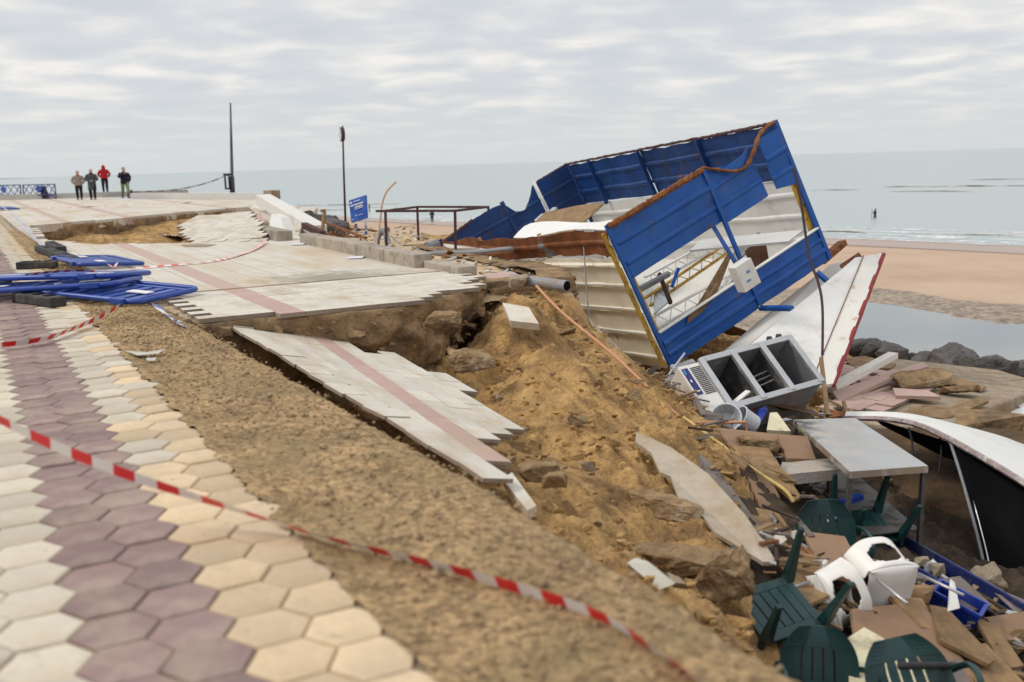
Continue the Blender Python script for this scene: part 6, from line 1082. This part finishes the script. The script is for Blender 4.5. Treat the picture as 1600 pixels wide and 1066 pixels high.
# ================================================================ people
SKIN = M('skin', (.50, .30, .22), .6, var=.05, bump=0)
def person(base, h, heading, cols, label, stride=.1, coat=.30, arms='down', hood=False, walk_dir=0, hair=(.12, .07, .05)):
    base = np.asarray(base, float); root = thing('person', base, label, 'person'); s = h / 1.75; ca, sa = math.cos(heading), math.sin(heading)
    T = lambda p: base + np.array([(1.16 * p[0] * ca - p[1] * sa), (1.16 * p[0] * sa + p[1] * ca), p[2]]) * s
    def part(nm, mat, fn, smooth=True): mb = MB(); fn(mb); mb.v = [tuple(T(p)) for p in mb.v]; return mb.build(nm, mat, root, smooth)
    mt = lambda k: M('cloth_' + k + '_%02d%02d%02d' % tuple(int(c * 99) for c in cols[k]), cols[k], .9, var=.15, bump=.2, rnd=0)
    fy = stride; hip, knee = {}, {}
    J = {}
    for sx, f in ((-1, fy), (1, -fy)): J[sx] = [np.array((sx * .09, 0, .92)), np.array((sx * .10, f * .6 + .03, .50)), np.array((sx * .10, f * 1.5, .09)), np.array((sx * .10, f * 1.5 + .14, .03))]
    el = {'down': [(.25, .02, 1.14), (.24, .08, .90)], 'front': [(.27, .06, 1.14), (.06, .20, 1.08)], 'pocket': [(.30, -.02, 1.16), (.22, .08, .98)], 'phone': [(.26, .10, 1.20), (.04, .20, 1.40)]}[arms]
    A_ = {sx: [np.array((sx * .19, 0, 1.42))] + [np.array((sx * p[0], p[1], p[2])) for p in el] for sx in (-1, 1)}
    if arms == 'phone': A_[-1] = [np.array((-.19, 0, 1.42)), np.array((-.27, 0, 1.15)), np.array((-.2, .08, .93))]
    # body: one skinned mesh
    vs_, es, rad = [], [], []
    def chain(pts, rr, start=None):
        prev = start
        for p, r_ in zip(pts, rr):
            vs_.append(p); rad.append(r_); k = len(vs_) - 1
            if prev is not None: es.append((prev, k))
            prev = k
        return prev
    chain([np.array((0, 0, .93)), np.array((0, 0, 1.15)), np.array((0, 0, 1.38))], [.12, .12, .13]); nk = chain([np.array((0, 0, 1.50)), np.array((0, .01, 1.60)), np.array((0, .01, 1.70))], [.05, .075, .06], 2)
    for sx in (-1, 1): chain(J[sx], [.075, .055, .035, .03], 0); chain(A_[sx], [.055, .04, .028], 2)
    for sx in (-1, 1):
        k = len(vs_) - 1
    me = bpy.data.meshes.new('body'); me.from_pydata([tuple(T(p) - wloc(root)) for p in vs_], es, []); o = bpy.data.objects.new('body', me); scene.collection.objects.link(o); o.parent = root; me.materials.append(SKIN)
    md = o.modifiers.new('skin', 'SKIN'); sv = me.skin_vertices[0].data
    for i, r_ in enumerate(rad): sv[i].radius = (r_ * s, r_ * s)
    sv[0].use_root = True; sb = o.modifiers.new('s', 'SUBSURF'); sb.levels = 1; sb.render_levels = 1
    part('face', SKIN, lambda m: (m.ball((0, .015, 1.635), (.075, .095, .115)), m.ball((0, .11, 1.63), (.014, .02, .022), 0, 6, 4), m.ball((-.075, 0, 1.63), (.012, .02, .03), 0, 6, 4), m.ball((.075, 0, 1.63), (.012, .02, .03), 0, 6, 4)))
    for sx in (-1, 1):
        hd = A_[sx][-1]; dr = nrm(A_[sx][-1] - A_[sx][-2]); sd = nrm(np.cross(dr, (0, 1, .2)))
        def hand(m):
            m.ball(hd + dr * .05, (.035, .028, .045), 0, 8, 5)
            for k in range(4): m.tube([hd + dr * .07 + sd * (k - 1.5) * .018, hd + dr * (.12 + .008 * (k in (1, 2))) + sd * (k - 1.5) * .018 + np.array((0, .015, 0)), hd + dr * .145 + sd * (k - 1.5) * .016 + np.array((0, .035, 0))], [.010, .009, .008], 5)
            m.tube([hd + dr * .03 + sd * .03, hd + dr * .06 + sd * .05 + np.array((0, .02, 0)), hd + dr * .09 + sd * .05 + np.array((0, .035, 0))], [.011, .010, .008], 5)
        if arms != 'pocket': part('hand', SKIN, hand)
    if hood: part('hood', mt('top'), lambda m: (m.ball((0, -.03, 1.61), (.105, .115, .135)), m.ball((0, -.03, 1.48), (.13, .11, .09))))
    part('hair', M('hair_%02d' % int(hair[0] * 99), hair, .8, var=.2, bump=.3), lambda m: m.ball((0, -.018, 1.675), (.083, .098, .095)))
    E_ = lambda z, rx, ry, y=0: [np.array((rx * math.cos(a), y + ry * math.sin(a), z)) for a in np.linspace(0, 2 * math.pi, 14, endpoint=False)]
    zb = .92 - coat
    part('coat' if coat > -.05 else 'top', mt('top'), lambda m: m.rings([E_(zb, .205 if coat > .2 else .185, .145), E_(zb + .12, .20, .145), E_(1.05, .185, .135), E_(1.25, .205, .14), E_(1.40, .205, .125), E_(1.47, .13, .095), E_(1.52, .075, .07)]))
    for sx in (-1, 1):
        a = A_[sx]; part('sleeve', mt('top'), lambda m: m.tube(smooth_path([a[0] + np.array((-sx * .03, 0, .01)), a[0] * .45 + a[1] * .55, a[1], a[1] * .3 + a[2] * .7, a[2]], 3), [.075, .074, .073, .072, .07, .068, .066, .064, .062, .06, .056, .052, .05], 8))
        j = J[sx]; part('trouser_leg', mt('legs'), lambda m: m.tube(smooth_path([j[0] + np.array((0, 0, .06)), j[0] * .5 + j[1] * .5, j[1], j[1] * .4 + j[2] * .6, j[2] + np.array((0, 0, .0))], 3), [.105, .10, .097, .092, .088, .083, .078, .075, .072, .068, .064, .06, .058], 8))
        part('shoe', mt('shoes'), lambda m: m.rings([[np.array((j[2][0] + dx * w_, j[2][1] + y, z)) for dx, z in ((-1, 0), (1, 0), (1, hh), (-1, hh))] for y, w_, hh in ((-.07, .038, .07), (0, .045, .10), (.10, .048, .06), (.19, .035, .035))]), False)
    if 'scarf' in cols: part('scarf', mt('scarf'), lambda m: m.rings([E_(1.44, .11, .10, .02), E_(1.50, .10, .095, .02), E_(1.54, .085, .085, .015)]))
    return root
pb = lambda x, y, z=0: G(x, y, z)
person(pb(125, 312.3), 1.78, math.pi + .35, {'top': (.30, .23, .19), 'legs': (.012, .012, .015), 'shoes': (.03, .03, .03), 'scarf': (.35, .18, .10)}, 'person in a beige jacket and black trousers, leftmost of four walkers', arms='pocket', coat=.06)
person(pb(146, 312), 1.88, math.pi + .3, {'top': (.07, .075, .08), 'legs': (.012, .012, .014), 'shoes': (.015, .015, .015), 'scarf': (.10, .015, .03)}, 'person in a long dark grey coat with hands joined', arms='front', coat=.36, hair=(.45, .36, .30))
person(np.array([*G(165, 300, .345)[:2], .345]), 1.80, .3, {'top': (.42, .012, .022), 'legs': (.012, .014, .02), 'shoes': (.01, .01, .01)}, 'person in a red hooded jacket standing on the low seawall', arms='pocket', coat=.05, hood=True, stride=.02, hair=(.4, .012, .02))
person(pb(197, 309.8), 1.92, math.pi + .55, {'top': (.014, .015, .03), 'legs': (.20, .30, .12), 'shoes': (.13, .02, .02)}, 'person in a dark jacket and light green trousers, rightmost walker', arms='phone', coat=.1, stride=.24, hair=(.03, .02, .02))
# extend the seawall under the red-jacketed person
c = G(165, 300, .345); mb = MB(); mb.box((c[0] - 9, c[1] - .4, -.02), (c[0] + 5.5, c[1] + .4, .34)); one('low_wall', mb, M('pale_wall', (0.5, 0.48, 0.45)), 'pale low wall the red-jacketed person stands on', 'wall')
dg = thing('dog', pb(204, 310.3), 'small grey dog beside the person in green trousers', 'dog'); b0 = pb(204, 310.3)
me = bpy.data.meshes.new('body'); V_ = [(-.18, 0, .27), (.0, 0, .28), (.17, 0, .29), (.24, 0, .38), (.34, 0, .39), (-.27, 0, .36)]; Ed = [(0, 1), (1, 2), (2, 3), (3, 4), (0, 5)]; rd = [.09, .085, .10, .065, .04, .02]
for x, y in ((-.17, .06), (-.17, -.06), (.16, .06), (.16, -.06)):
    k = len(V_); bk = x < 0; V_ += [(x - (.03 if bk else 0), y, .16), (x + (-.05 if bk else .01), y, .10), (x, y, .015)]; Ed += [(0 if bk else 2, k), (k, k + 1), (k + 1, k + 2)]; rd += [.035, .024, .022]
me.from_pydata(V_, Ed, []); o = bpy.data.objects.new('body', me); scene.collection.objects.link(o); o.parent = dg; o.rotation_euler = (0, 0, -.9); o.scale = (1.3, 1.3, 1.3); o.modifiers.new('k', 'SKIN'); me.materials.append(M('dog_fur', (.12, .11, .10), .9, bump=.5))
for i, r_ in enumerate(rd): me.skin_vertices[0].data[i].radius = (r_, r_)
me.skin_vertices[0].data[0].use_root = True; o.modifiers.new('s', 'SUBSURF').render_levels = 1
WETS = {'top': (.012, .013, .018), 'legs': (.012, .013, .016), 'shoes': (.012, .012, .012)}
person(G(675.5, 347.5, -6.96), 1.8, math.pi, WETS, 'angler in black standing on the sand behind the steel frame', arms='front', coat=.0, stride=.05)
person(G(577.5, 332, -7.3), 1.75, math.pi * .6, WETS, 'dark figure wading in the surf right of the blue sign', arms='down', coat=.0)
person(G(1367, 346.0, -7.7), 1.75, .8, {'top': (.02, .014, .03), 'legs': (.012, .012, .014), 'shoes': (.012, .012, .012)}, 'dark figure wading in the sea with a pole', arms='front', coat=.0)
mb = MB(); c = G(1361.5, 346, -7.4); mb.tube([c, c + (0.05, 0, 1.6)], .03, 6); one('wading_pole', mb, DARK, 'pole held by the wader in the sea', 'pole')
mb = MB(); c = G(673, 340, -5.8); mb.tube(smooth_path([c, c + (-2.2, -2, -.9), c + (-3.6, -3, -1.0)], 5), .025, 5); one('fishing_rod', mb, DARK, 'thin fishing rod held low by the angler on the sand', 'rod')
mb = MB(); c = G(607, 362, -6.95); mb.rings([[c + np.array((.18 * math.cos(a) * w_, .18 * math.sin(a) * w_, z)) for a in np.linspace(0, 6.283, 8, endpoint=False)] for z, w_ in ((0, 1), (.3, 1.1), (.55, .8), (.62, .4))]); one('beach_bag', mb, DARK, 'small dark bag standing on the sand behind the frame', 'bag')
